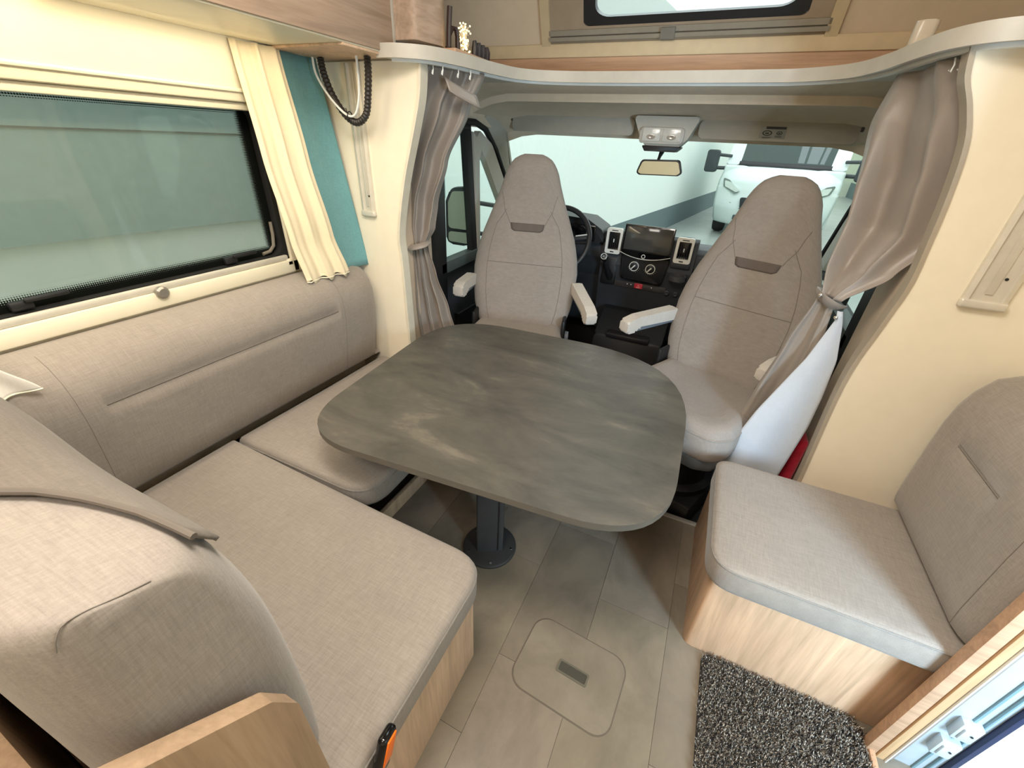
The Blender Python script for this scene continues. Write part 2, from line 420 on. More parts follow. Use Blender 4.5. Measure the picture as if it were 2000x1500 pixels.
# ------------------------------------------------ window 1 (left, hinged acrylic)
w1 = sthing('window_1')
m = bpy.data.materials.new('dotted_acrylic'); m.use_nodes = True; nt = m.node_tree; nt.nodes.clear()
ou = nt.nodes.new('ShaderNodeOutputMaterial'); tc = nt.nodes.new('ShaderNodeTexCoord'); sp = nt.nodes.new('ShaderNodeSeparateXYZ'); nt.links.new(tc.outputs['Object'], sp.inputs[0])
Y, Z = sp.outputs[1], sp.outputs[2]
def absd(a, v): return math_(nt, 'ABSOLUTE', math_(nt, 'SUBTRACT', a, v))
d1 = math_(nt, 'SUBTRACT', 1.216, Y); d2 = math_(nt, 'SUBTRACT', Z, 1.052); d3 = math_(nt, 'SUBTRACT', 1.556, Z)
dm = math_(nt, 'MINIMUM', math_(nt, 'MINIMUM', d1, d2), d3)
k = 2*pi/.011
s1 = math_(nt, 'SINE', math_(nt, 'MULTIPLY', math_(nt, 'ADD', Y, Z), k)); s2 = math_(nt, 'SINE', math_(nt, 'MULTIPLY', math_(nt, 'SUBTRACT', Y, Z), k))
pat = math_(nt, 'MULTIPLY_ADD', math_(nt, 'MULTIPLY', s1, s2), .5, .5)
thr = math_(nt, 'MULTIPLY_ADD', dm, 1/.028, .22)
dot = math_(nt, 'GREATER_THAN', pat, thr)
tr = nt.nodes.new('ShaderNodeBsdfTransparent'); tr.inputs[0].default_value = (.93, .96, .93, 1)
df = nt.nodes.new('ShaderNodeBsdfDiffuse'); df.inputs[0].default_value = (*lin((150, 165, 158)), 1)
gl = nt.nodes.new('ShaderNodeBsdfGlossy'); gl.inputs[1].default_value = .03
mm = nt.nodes.new('ShaderNodeMixShader'); mm.inputs[0].default_value = .16; nt.links.new(tr.outputs[0], mm.inputs[1]); nt.links.new(df.outputs[0], mm.inputs[2])
fr = nt.nodes.new('ShaderNodeLayerWeight'); fr.inputs[0].default_value = .5
mg = nt.nodes.new('ShaderNodeMixShader'); nt.links.new(math_(nt, 'MULTIPLY_ADD', math_(nt, 'POWER', fr.outputs['Facing'], 3.0), .28, .04), mg.inputs[0]); nt.links.new(mm.outputs[0], mg.inputs[1]); nt.links.new(gl.outputs[0], mg.inputs[2])
bk = nt.nodes.new('ShaderNodeBsdfDiffuse'); bk.inputs[0].default_value = (.006, .007, .006, 1)
mf = nt.nodes.new('ShaderNodeMixShader'); nt.links.new(dot, mf.inputs[0]); nt.links.new(mg.outputs[0], mf.inputs[1]); nt.links.new(bk.outputs[0], mf.inputs[2]); nt.links.new(mf.outputs[0], ou.inputs[0])
b = nb(); bx(b, -1.698, -1.694, -.55, 1.262, 1.0, 1.575, 0); obj('pane', b, m, w1)
b = nb(); ring(b, rrect(-.56, 1.275, .995, 1.58, .02, 6), rrect(-.53, 1.248, 1.030, 1.566, .05, 6), 'x', -1.715, -1.662); obj('rubber_seal', b, RUBBER, w1)
b = nb(); bx(b, -1.655, -1.637, -.57, 1.245, 1.008, 1.030, .005); obj('blind_rail', b, ALU, w1)
b = nb(); bx(b, -1.652, -1.632, -.58, 1.29, .955, 1.008, .006); obj('frame_bottom', b, CREAMF, w1)
b = nb(); bx(b, -1.652, -1.632, 1.258, 1.30, .955, 1.60, .006); obj('frame_side', b, CREAMF, w1)
b = nb(); bx(b, -1.655, -1.625, -.58, 1.29, 1.548, 1.572, .006); obj('frame_top', b, CREAMF, w1)
b = nb(); bx(b, -1.652, -1.632, 1.235, 1.262, .985, 1.012, .004); obj('corner_block', b, CREAMF, w1)
b = nb(); tube(b, [(-1.70, 1.250, 1.10+i*.03) for i in range(14)], .006, 8); obj('stay_rod', b, ALU, w1)
b = nb(); tube(b, [(-1.69, 1.238, 1.16), (-1.69, 1.236, 1.11), (-1.69, 1.228, 1.065), (-1.69, 1.205, 1.045), (-1.69, 1.17, 1.04)], .007, 8); obj('stay_channel', b, plain('stay_grey', (120, 112, 100), .4), w1)
for yy in (1.02, .42):
    b = nb(); rbox(b, (-1.675, yy, 1.048), (.02, .05, .026), .006); rbox(b, (-1.662, yy+.055, 1.062), (.014, .10, .014), .006); obj('latch', b, BLACK, w1)
b = nb(); lathe(b, [(0, 0), (.020, 0), (.020, .014), (.014, .020), (0, .020)], (-1.636, .735, 1.006), 16, Matrix.Rotation(rad(90), 4, 'Y')); obj('knob', b, plain('knob_grey', (150, 146, 138), .3, .5), w1)
b = nb(); bx(b, -1.66, -1.610, -.58, 1.30, 1.572, 1.80, .008); bx(b, -1.664, -1.602, -.58, 1.30, 1.600, 1.612, .004); struct('trim_1', b, CREAMF)     # blind cassette above the window

# ------------------------------------------------ upper cabinets, left
t = thing('overhead_cabinet', 'long pale oak overhead cabinet above the left window', 'cabinet', (-1.45, .5, 1.76))
def wood_part(name, args, mat, t, r=.003):
    b = nb(); bx(b, *args, r); return wobj(name, b, mat, t)
wood_part('body', (-1.64, -1.27, -.6, 1.583, 1.765, 2.39), CREAM, t)
wood_part('bottom_board', (-1.60, -1.255, -.6, 1.583, 1.752, 1.766), CREAMF, t)
dd = wood_part('door', (-1.268, -1.248, .62, 1.585, 1.757, 2.38), OAKY, t)
dd = wood_part('door', (-1.268, -1.248, -.58, .61, 1.757, 2.38), OAKY, t)
b = nb(); bx(b, -1.60, -1.255, 1.33, 1.583, 1.744, 1.752, .002); wobj('oak_underside', b, OAKX, t)
b = nb(); bx(b, -1.60, -1.56, -.5, .70, 1.747, 1.753, .001); lp = wobj('light_strip', b, emit('strip_glow', (255, 226, 170), 3.0), t)
t = thing('corner_cabinet', 'short curved oak end cabinet over the left grey curtain', 'cabinet', (-1.3, 1.68, 1.80))
b = nb(); pr = [(-1.258, 1.602), (-1.235, 1.602), (-1.16, 1.66), (-1.15, 1.75), (-1.2, 1.80), (-1.258, 1.80)]
prism(b, rpoly([(-1.64, 1.602), (-1.16, 1.602), (-1.13, 1.74), (-1.20, 1.86), (-1.64, 1.86)], [0, .03, .05, .04, 0]), 'z', 1.80, 2.39, .003); wobj('body', b, OAKY, t)
b = nb(); bx(b, -1.268, -1.250, 1.586, 1.602, 1.782, 2.39, .001); wobj('light_edge', b, SHELF, t)

# ------------------------------------------------ shelf that carries the curtain rail
front = smooth_path([(-1.27, 1.52), (-1.19, 1.53), (-1.10, 1.60), (-1.055, 1.75), (-1.03, 1.95), (-.97, 2.13), (-.80, 2.22), (-.5, 2.25), (0, 2.25), (.16, 2.23), (.30, 2.13), (.36, 1.96), (.385, 1.78), (.42, 1.62), (.50, 1.54), (.70, 1.52), (.95, 1.52)], 6)
t = thing('curtain_shelf', 'long curved grey shelf between living area and cab holding the curtain track', 'shelf', (-.35, 1.9, 1.73))
back = [(-1.27, 1.86), (-1.2, 2.44), (.62, 2.44), (.95, 2.3)]
b = nb()
Fs = [Vector((x, y, 0)) for x, y in front]
poly = front+[(.95, 2.44), (-1.27, 2.44)]
prism(b, poly, 'z', 1.742, 1.776, 0); wobj('board', b, SHELF, t)
def strip(bm, path, off0, off1, z0, z1):
    """a band along a plan path; offsets are to the right-hand side"""
    P = [Vector((x, y)) for x, y in path]; L = []
    for i, p in enumerate(P):
        d = (P[min(i+1, len(P)-1)]-P[max(i-1, 0)]).normalized(); n_ = Vector((d.y, -d.x))
        a = p+n_*off0; c = p+n_*off1
        L.append([(a.x, a.y, z0), (c.x, c.y, z0), (c.x, c.y, z1), (a.x, a.y, z1)])
    loft(bm, L)
b = nb(); strip(b, front, 0.0, .014, 1.736, 1.778); wobj('edge_band', b, plain('shelf_edge', (192, 186, 174), .35), t)
b = nb(); strip(b, front[4:-10], -.030, -.012, 1.728, 1.744); wobj('curtain_track', b, WHITE, t)
# items on the shelf
def on_shelf(name, label, cat, fn, mat, grp=None):
    b = nb(); fn(b); o = obj(name, b, mat); world_org(o); return tag(o, label, cat, grp)
t = thing('wooden_board', 'small oak board under the dark letter ornaments on the curved shelf', 'board', (-1.10, 1.91, 1.777), rad(2))
b = nb(); prism(b, rrect(-.035, .035, -.20, .20, .008, 4), 'z', 0, .014, .002); obj('board', b, OAKP, t)
WALN = plain('dark_walnut', (46, 26, 20), .5)
t = thing('letter_ornament', 'dark brown tall letter h ornament standing left of the fairy lights', 'ornament', (-1.10, 1.765, 1.792), rad(62))
b = nb(); tube(b, [(-.022, 0, .006), (-.020, 0, .05), (-.017, 0, .09), (-.013, 0, .128)], .011, 8, flat=.9); obj('upright_stroke', b, WALN, t)
b = nb(); tube(b, [(-.018, 0, .045), (-.005, .0, .066), (.012, .0, .066), (.018, .0, .044), (.018, .0, .006)], .010, 8, flat=.9); obj('arch_stroke', b, WALN, t)
for xa in (-.034, .008):
    b = nb(); bx(b, xa, xa+.022, -.008, .008, 0, .009, .002); obj('foot', b, WALN, t)
t = thing('letter_ornament', 'row of short dark rounded strokes forming a letter ornament right of the fairy lights', 'ornament', (-1.10, 1.93, 1.792))
for i in range(4):
    b = nb(); tube(b, [(0, i*.036, 0), (.002, i*.036, .03), (.0, i*.036, .056-i*.002)], [.013, .014, .008], 8); obj('stroke', b, plain('dark_slate_%d' % i, (38+i*3, 34, 36), .5), t)
t = thing('fairy_light_bundle', 'glowing bundle of warm fairy lights between the dark letters', 'string lights', (-1.10, 1.845, 1.792))
b = nb(); r_ = random.Random(3); P = []
for i in range(80):
    a = r_.uniform(0, 2*pi); q = r_.uniform(0, .026); P.append((q*cos(a), q*sin(a), r_.uniform(.004, .095)))
tube(b, P, .0006, 4); obj('wire', b, ALU, t)
for i in range(60):
    b = nb(); a = r_.uniform(0, 2*pi); q = r_.uniform(.004, .030); bmesh.ops.create_icosphere(b, subdivisions=1, radius=.0033)
    bmesh.ops.translate(b, vec=(q*cos(a), q*sin(a), .006+r_.uniform(0, .09)), verts=b.verts); obj('bulb', b, GLOW, t)
# cream cable duct corner at the right of the shelf
b = nb(); prism(b, rrect(.0, .055, 0, .04, .016, 5), 'z', 0, .075, .004)
o = obj('corner_duct', b, plain('duct_plastic', (202, 190, 172), .3)); o.location = (.385, 1.92, 1.776); tag(o, 'rounded pale plastic duct standing at the right end of the curved shelf', 'duct')

# ------------------------------------------------ luton front: ledge, lining and panoramic window
b = nb(); bx(b, -1.40, .75, 2.44, 2.46, 1.70, 1.858, 0); struct('trim_2', b, OAKP)
b = nb(); bx(b, -1.55, .85, 2.43, 2.47, 1.858, 1.912, .004); struct('trim_3', b, plain('cream_ledge', (206, 186, 152), .5))
SL = (2.45, 1.912); ST = (2.20, 2.45)
def slope(x, s, d=0):
    """point on the sloping front of the roof; s runs up the slope, d towards the room"""
    dy, dz = ST[0]-SL[0], ST[1]-SL[1]; L = sqrt(dy*dy+dz*dz)
    return (x, SL[0]+dy*s-dz/L*d, SL[1]+dz*s+dy/L*d)
wf = sthing('wall_front_upper')
def slab(bm, x0, x1, s0, s1, d0, d1):
    V = [slope(x, s, d) for d in (d0, d1) for x, s in ((x0, s0), (x1, s0), (x1, s1), (x0, s1))]
    v = [bm.verts.new(p) for p in V]
    for f in ((0, 1, 2, 3), (7, 6, 5, 4), (0, 4, 5, 1), (1, 5, 6, 2), (2, 6, 7, 3), (3, 7, 4, 0)): bm.faces.new([v[i] for i in f])
for a in ((-1.65, -.79, 0, 1), (.12, .97, 0, 1), (-.79, .12, 0, .12)):
    b = nb(); slab(b, a[0], a[1], a[2], a[3], -.03, 0); obj('lining', b, LINING, wf)
for nm, x0 in (('wall_luton_left', -1.66), ('wall_luton_right', .95)):
    b = nb(); bx(b, x0, x0+.03, 1.60, 2.5, 1.70, 2.45, 0); struct(nm, b, LINING)
w2 = sthing('window_2')
def sring(bm, O1, I1, d0, d1):
    n = len(O1); V = [[bm.verts.new(slope(p[0], p[1], d)) for p in L] for d, L in ((d0, O1), (d0, I1), (d1, O1), (d1, I1))]
    for i in range(n):
        j = (i+1) % n
        for q in ((V[0][i], V[0][j], V[1][j], V[1][i]), (V[2][i], V[3][i], V[3][j], V[2][j]), (V[0][i], V[2][i], V[2][j], V[0][j]), (V[1][i], V[1][j], V[3][j], V[3][i])): bm.faces.new(q)
b = nb(); sring(b, rrect(-.96, .21, -.0, 1.0, .03, 5), rrect(-.79, .12, .115, .98, .03, 5), 0, .012); obj('surround', b, plain('surround_beige', (150, 134, 114), .6), w2)
b = nb(); sring(b, rrect(-.80, .13, .10, .99, .08, 6), rrect(-.735, .075, .165, .93, .07, 6), -.02, .010); obj('rubber_seal', b, plain('window_seal', (24, 26, 30), .35), w2)
b = nb(); V = [slope(x, s, -.015) for x, s in ((-.77, .12), (.11, .12), (.11, .96), (-.77, .96))]; b.faces.new([b.verts.new(p) for p in V]); obj('pane', b, glass('skylight_glass', (.70, .76, .76), dens=.22, haze=(.6, .65, .63)), w2)
b = nb(); slab(b, -.96, .21, .035, .060, .012, .030); slab(b, -.96, .21, .066, .100, .012, .022); obj('blind_rail', b, plain('rail_grey', (160, 154, 142), .3, .4), w2)
b = nb(); slab(b, -.43, -.37, .030, .095, .022, .040); obj('handle', b, plain('handle_grey', (120, 116, 108), .4), w2)
for x0 in (-1.00, .20):
    b = nb(); slab(b, x0, x0+.045, -.03, 1.0, .010, .022); obj('side_trim', b, plain('side_trim_%d' % (x0*10), (190, 172, 140), .5), w2)

# ============================================================ CAB SHELL
cx = -.38
def mir(x): return 2*cx-x
# headliner
prof = [(2.262, 1.745), (2.30, 1.728), (2.43, 1.712), (2.437, 1.678), (2.56, 1.678), (2.72, 1.640), (2.84, 1.58), (2.86, 1.535), (2.90, 1.535), (2.95, 1.60), (2.7, 1.75), (2.262, 1.78)]
b = nb()
L = []
for k in range(25):
    x = -1.46+(2*(cx+1.46))*k/24; e = abs(x-cx)/1.08; drop = .10*max(0, e-.72)**2/.08*.9
    L.append([(x, y, z-(drop if 1 < i < 8 else 0)) for i, (y, z) in enumerate(prof)])
loft(b, L); struct('ceiling_cab', b, CABL)
# cab floor
b = nb(); bx(b, -1.48, .72, 1.585, 3.5, -.16, -.10, 0); struct('floor_cab', b, CARPET)
b = nb(); bx(b, -1.0, .6, 1.575, 1.60, -.10, .004, .002); struct('trim_4', b, plain('floor_strip', (206, 200, 190), .3, .5))
# side doors of the cab
def side(sgn, num):
    """sgn -1 left, +1 right; X(x) mirrors the left door to the right"""
    X = (lambda x: x) if sgn < 0 else mir
    def P(pts, x0, x1, name, mat, par, bev=0):
        b = nb(); prism(b, pts, 'x', X(x0), X(x1), bev); return obj(name, b, mat, par)
    d = sthing('door_%d' % num)
    P([(1.95, -.1), (3.25, -.1), (3.25, .82), (2.95, .87), (2.0, .84)], -1.41, -1.47, 'lower_panel', DASH, d, .01)
    P([(2.0, .80), (3.0, .83), (3.0, .89), (2.0, .87)], -1.36, -1.43, 'sill', plain('door_sill_%d' % num, (70, 78, 76), .5), d, .01)
    P([(2.20, .25), (2.75, .25), (2.75, .50), (2.20, .50)], -1.38, -1.42, 'door_pocket', BLACK, d, .01)
    # window divider: black channel and grey inner trim
    P([(2.375, .83), (2.44, .83), (2.365, 1.56), (2.30, 1.56)], -1.37, -1.41, 'window_channel', RUBBER, d, .004)
    P([(2.435, .83), (2.475, .83), (2.43, 1.50), (2.38, 1.53)], -1.365, -1.41, 'divider_trim', CABG, d, .004)
    # grey trim around quarter light
    out = [(2.44, .85), (2.425, 1.50), (2.47, 1.535), (2.62, 1.47), (2.86, 1.20), (3.08, .87)]
    inn = [(2.475, .89), (2.463, 1.38), (2.485, 1.44), (2.545, 1.38), (2.76, 1.13), (2.92, .89)]
    b = nb(); ring(b, out, inn, 'x', X(-1.37), X(-1.41)); obj('quarter_frame', b, CABG, d)
    b = nb(); b.faces.new([b.verts.new((X(-1.395), y, z)) for y, z in inn]); obj('quarter_pane', b, GLASSS, d)
    b = nb(); b.faces.new([b.verts.new((X(-1.395), y, z)) for y, z in [(2.03, .87), (2.40, .87), (2.34, 1.54), (2.03, 1.54)]]); obj('pane', b, GLASSS, d)
    b = nb(); tube(b, [(X(-1.375), y, z) for y, z in [(2.06, 1.545), (2.25, 1.575), (2.42, 1.575), (2.54, 1.545), (2.68, 1.44), (2.84, 1.26), (3.02, 1.02), (3.1, .9)]], .017, 8); obj('door_seal', b, RUBBER, d)
    b = nb(); tube(b, [(X(-1.365), y, z) for y, z in [(2.04, 1.525), (2.16, 1.548), (2.32, 1.548)]], .013, 8); obj('glass_run', b, RUBBER, d)
    # rear pillar
    P([(1.94, -.1), (2.05, -.1), (2.055, .85), (2.07, 1.56), (1.94, 1.66)], -1.36, -1.44, 'rear_pillar', BLACK, d, .008)
    return d
dL = side(-1, 2); dR = side(1, 3)
for sgn, n_ in ((-1, 'left'), (1, 'right')):
    X = (lambda x: x) if sgn < 0 else mir
    # side skin between partition and pillar
    b = nb(); bx(b, X(-1.335), X(-1.39), 1.642, 1.88, -.1, 1.72, .003); struct('wall_cab_%s' % n_, b, plain('side_skin_%s' % n_, (196, 178, 156), .7))
    # A pillar with grey inner trim
    b = nb()
    A = [Vector((X(-1.395), 2.60, 1.62)), Vector((X(-1.39), 2.80, 1.53)), Vector((X(-1.43), 3.0, 1.28)), Vector((X(-1.48), 3.3, .93))]
    L = []
    for p, w, d_ in zip(A, (.05, .05, .045, .04), (.07, .07, .06, .05)):
        s = -sgn
        L.append([(p.x-s*w*.9, p.y-d_, p.z-d_*.6), (p.x+s*.012, p.y-.01, p.z), (p.x+s*.02, p.y+.03, p.z+.02), (p.x-s*w, p.y+.05, p.z+.04)])
    loft(b, L); struct('trim_pillar_%s' % n_, b, plain('pillar_trim_%s' % n_, (176, 172, 160), .6))
    b = nb(); bx(b, X(-1.46), X(-1.40), 1.95, 2.9, 1.555, 1.70, .01); struct('trim_header_%s' % n_, b, CABL)
# windscreen
w3 = sthing('window_3')
V = [(-1.375, 2.83, 1.56), (-.38, 2.90, 1.57), (mir(-1.375), 2.83, 1.56), (mir(-1.48), 3.32, .90), (-.38, 3.5, .90), (-1.48, 3.32, .90)]
b = nb(); v = [b.verts.new(p) for p in V]; b.faces.new((v[0], v[1], v[4], v[5])); b.faces.new((v[1], v[2], v[3], v[4])); obj('pane', b, GLASSC, w3)
b = nb(); tube(b, [(-1.38, 2.815, 1.545), (-1.43, 3.05, 1.23), (-1.485, 3.30, .90)], .008, 6); tube(b, [(mir(-1.38), 2.815, 1.545), (mir(-1.43), 3.05, 1.23), (mir(-1.485), 3.30, .90)], .008, 6); obj('rubber_seal', b, RUBBER, w3)

# ------------------------------------------------ visors, overhead console, mirror
def visor(name, label, x0, x1, z_in, z_out, grp):
    t = thing(name, label, 'sun visor', ((x0+x1)/2, 2.70, 1.60), 0, grp)
    b = nb(); prism(b, rpoly([(x0, 1.548), (x1, 1.548), (x1, 1.632), (x0, 1.632)], .02, 4), 'y', 2.735, 2.752, .006, 3)
    o = wobj('flap', b, VISOR, t); b = nb(); bx(b, x0-.014 if x0 < cx else x1, x0 if x0 < cx else x1+.014, 2.735, 2.75, 1.60, 1.625, .004); wobj('hinge', b, plain('visor_hinge_'+name[-1]+str(int(x0*100)), (60, 60, 56), .5), t)
    return t
visor('sun_visor', 'grey sun visor above the left-hand cab seat', -1.29, -.545, 0, 0, None)
v2 = visor('sun_visor', 'grey sun visor with an airbag warning sticker right of the mirror', -.205, .50, 0, 0, None)
lb = thing('tmp', 'x', 'x'); bpy.data.objects.remove(lb)
b = nb(); bx(b, .085, .20, 2.7325, 2.7345, 1.560, 1.612, .0005); st = wobj('warning_sticker', b, plain('sticker_grey', (140, 142, 134), .5), v2)
Mx = lambda x, z: Matrix.Translation((x, -.0022, z)) @ Matrix.Rotation(rad(90), 4, 'X')
ink = plain('sticker_ink', (40, 42, 38), .6)
b = nb(); bx(b, .108, .196, 2.731, 2.7325, 1.6005, 1.6105, 0); s1_ = wobj('sticker_banner', b, ink, st)
for (xc_, zc_, rx, rz_) in ((.118, 1.583, .022, .012), (.172, 1.584, .013, .008)):
    b = nb(); ring(b, [(xc_+rx*cos(a_*pi/12), zc_+rz_*sin(a_*pi/12)) for a_ in range(24)], [(xc_+rx*.72*cos(a_*pi/12), zc_+rz_*.66*sin(a_*pi/12)) for a_ in range(24)], 'y', 2.731, 2.7325); wobj('pictogram', b, ink, st)
    b = nb(); bx(b, xc_-rx*.4, xc_+rx*.35, 2.731, 2.7325, zc_-rz_*.35, zc_+rz_*.2, 0); wobj('pictogram', b, ink, st)
for k_ in range(3):
    b = nb(); bx(b, .10, .145-k_*.006, 2.731, 2.7325, 1.5655-k_*.0022, 1.5667-k_*.0022, 0); wobj('text_line', b, ink, st)
    b = nb(); bx(b, .155, .185, 2.731, 2.7325, 1.5715-k_*.003, 1.5727-k_*.003, 0); wobj('text_line', b, ink, st)
# overhead console
t = thing('overhead_console', 'grey overhead console with two reading lamps above the mirror', 'console', (-.375, 2.68, 1.60))
b = nb(); prism(b, rpoly([(-.54, 1.64), (-.49, 1.54), (-.455, 1.50), (-.285, 1.50), (-.245, 1.54), (-.20, 1.64)], .012, 4), 'y', 2.665, 2.80, .008, 3); wobj('housing', b, CABG, t)
b = nb(); prism(b, rrect(-.49, -.265, 1.515, 1.588, .015, 5), 'y', 2.645, 2.668, .004); lf = wobj('lamp_frame', b, plain('lamp_frame_grey', (178, 174, 166), .4), t)
for xc_ in (-.43, -.325):
    b = nb(); prism(b, rrect(xc_-.045, xc_+.045, 1.525, 1.585, .008, 4), 'y', 2.641, 2.646, .001); q = wobj('lamp_lens', b, LENS, lf)
    b = nb(); lathe(b, [(.0, 0), (.026, 0), (.022, .006), (.012, .007), (0, .004)], (xc_, 2.645, 1.545), 20, Matrix.Scale(.5, 4, (0, 0, 1)) @ Matrix.Rotation(rad(90), 4, 'X')); wobj('reading_lamp', b, plain('lamp_inner', (150, 148, 144), .2, .5), lf)
b = nb(); prism(b, rpoly([(-.475, 1.505), (-.455, 1.478), (-.295, 1.478), (-.262, 1.505)], .006, 3), 'y', 2.655, 2.78, .004); wobj('sensor_cover', b, BLACK, t)
b = nb(); tube(b, [(-.365, 2.70, 1.48), (-.37, 2.68, 1.455), (-.372, 2.66, 1.43)], [.014, .009, .008], 8); rm = None
t = thing('rear_view_mirror', 'small oval rear view mirror on a black stem in front of the windscreen', 'mirror', (-.36, 2.65, 1.40))
wobj('stem', b, BLACK, t)
sh = rpoly([(-.475, 1.372), (-.455, 1.438), (-.255, 1.445), (-.232, 1.382), (-.25, 1.368), (-.455, 1.362)], .02, 5)
b = nb(); prism(b, sh, 'y', 2.635, 2.66, .006, 3); hs = wobj('housing', b, BLACK, t)
shc = (sum(p[0] for p in sh)/len(sh), sum(p[1] for p in sh)/len(sh))
b = nb(); prism(b, [(shc[0]+(p[0]-shc[0])*.92, shc[1]+(p[1]-shc[1])*.82) for p in sh], 'y', 2.6325, 2.636); wobj('mirror_glass', b, MIRRORM, t)

# ------------------------------------------------ dashboard
b = nb(); bx(b, -1.46, .70, 3.20, 3.24, -.16, .92, 0); struct('wall_firewall', b, CARPET)
t = thing('dashboard', 'charcoal dashboard with centre console below the windscreen', 'dashboard', (-.38, 3.0, .3))
dp = [(3.45, .90), (3.10, .945), (2.93, .955), (2.87, .93), (2.86, .84), (2.92, .70), (2.96, .50), (3.05, .30), (3.45, .25)]
b = nb(); prism(b, rpoly(dp, [0, .05, .05, .04, .05, .05, .05, .03, 0], 4), 'x', -1.42, .66, .004); wobj('main_body', b, DASH, t, 30)
b = nb(); prism(b, rpoly([(2.80, .99), (2.85, 1.005), (2.98, .96), (2.96, .30), (2.86, .30), (2.795, .66), (2.775, .80)], .02, 4), 'x', -.60, -.02, .012, 3); wobj('centre_stack', b, DASH, t)
b = nb(); prism(b, rpoly([(-1.12, .93), (-1.10, 1.04), (-.98, 1.085), (-.76, 1.075), (-.66, 1.02), (-.62, .93)], .03, 5), 'y', 2.82, 3.05, .02, 3); wobj('instrument_hood', b, BLACK, t)
b = nb(); bx(b, -1.06, -.70, 2.812, 2.825, .94, 1.04, .01); wobj('gauge_glass', b, BLACKG, t)
for xc_ in (-.97, -.80):
    b = nb(); ring(b, [(xc_+.045*cos(k*pi/12), .99+.045*sin(k*pi/12)) for k in range(24)], [(xc_+.041*cos(k*pi/12), .99+.041*sin(k*pi/12)) for k in range(24)], 'y', 2.806, 2.813); wobj('gauge_ring', b, CHROME, t)
# air vents
for (x0, x1, z0, z1) in ((-.578, -.478, .872, 1.030), (-.146, -.045, .870, 1.022)):
    b = nb(); ring(b, rrect(x0, x1, z0, z1, .014, 5), rrect(x0+.016, x1-.014, z0+.026, z1-.024, .005, 5), 'y', 2.745, 2.765)
    vf = wobj('vent_frame', b, SILV, t)
    b = nb(); bx(b, x0+.008, x1-.008, 2.765, 2.83, z0+.005, z1-.006, .004); wobj('vent_box', b, BLACKG, vf)
    for k in range(6):
        xx = x0+.020+k*(x1-x0-.038)/5; b = nb(); bx(b, xx-.0012, xx+.0012, 2.752, 2.768, z0+.026, z1-.024, 0); wobj('louvre', b, BLACK, vf)
    b = nb(); bx(b, (x0+x1)/2-.003, (x0+x1)/2+.003, 2.744, 2.752, (z0+z1)/2-.008, (z0+z1)/2+.014, .002); wobj('tab', b, WHITE, vf)
    b = nb(); bx(b, (x0+x1)/2-.020, (x0+x1)/2+.020, 2.742, 2.747, z1-.016, z1-.011, .001); wobj('slot', b, BLACK, vf)
    b = nb(); bx(b, (x0+x1)/2-.014, (x0+x1)/2+.010, 2.742, 2.747, z0+.009, z0+.016, .001); wobj('slot', b, BLACK, vf)
b = nb(); bx(b, -.155, -.04, 2.755, 2.80, .835, .872, .008); wobj('vent_plinth', b, DASH, t)
# climate panel
b = nb(); prism(b, rpoly([(-.465, .880), (-.163, .880), (-.190, .715), (-.445, .725)], .022, 5), 'y', 2.765, 2.80, .005); cpn = wobj('climate_panel', b, BLACK, t)
b = nb(); ring(b, rpoly([(-.470, .885), (-.158, .885), (-.186, .709), (-.449, .719)], .025, 5), rpoly([(-.463, .880), (-.165, .880), (-.190, .716), (-.445, .726)], .022, 5), 'y', 2.760, 2.785); wobj('panel_rim', b, BLACKG, cpn)
for xc_, zc_ in ((-.372, .812), (-.268, .808)):
    MR = Matrix.Rotation(rad(90), 4, 'X')
    b = nb(); lathe(b, [(0, 0), (.030, 0), (.028, .014), (.022, .018), (0, .018)], (xc_, 2.766, zc_), 24, MR); kb = wobj('dial', b, BLACK, cpn)
    b = nb(); ring(b, [(xc_+.0305*cos(k*pi/14), zc_+.0305*sin(k*pi/14)) for k in range(28)], [(xc_+.0265*cos(k*pi/14), zc_+.0265*sin(k*pi/14)) for k in range(28)], 'y', 2.746, 2.760); wobj('dial_ring', b, SILV, cpn)
    b = nb(); rbox(b, (xc_-.004, 2.743, zc_-.004), (.008, .012, .034), .003, 2, Matrix.Rotation(rad(40), 4, 'Y')); wobj('pointer', b, SILV, cpn)
    for k in range(9):
        a = rad(200+k*17.5); b = nb(); bmesh.ops.create_icosphere(b, subdivisions=1, radius=.0016); bmesh.ops.translate(b, vec=(xc_+.040*cos(a), 2.764, zc_+.040*sin(a)), verts=b.verts); wobj('mark', b, WHITE, cpn)
b = nb(); prism(b, rrect(-.49, -.15, .655, .700, .010, 4), 'y', 2.790, 2.81, .003); bp_ = wobj('button_strip', b, plain('strip_dark', (54, 50, 50), .5), t)
b = nb(); prism(b, rrect(-.352, -.298, .662, .696, .005, 3), 'y', 2.782, 2.795, .003); hz = wobj('hazard_button', b, RED, t)
hz['label'] = 'red hazard warning button'
b = nb(); ring(b, [(-.325, .688), (-.338, .667), (-.312, .667)], [(-.325, .683), (-.333, .670), (-.317, .670)], 'y', 2.780, 2.783); wobj('triangle_mark', b, plain('mark_pink', (240, 160, 160), .5), hz)
for xx in (-.40, -.375, -.24): 
    b = nb(); bmesh.ops.create_icosphere(b, subdivisions=2, radius=.004); bmesh.ops.translate(b, vec=(xx, 2.790, .680), verts=b.verts); wobj('indicator', b, WHITE if xx < -.3 else SILV, t)
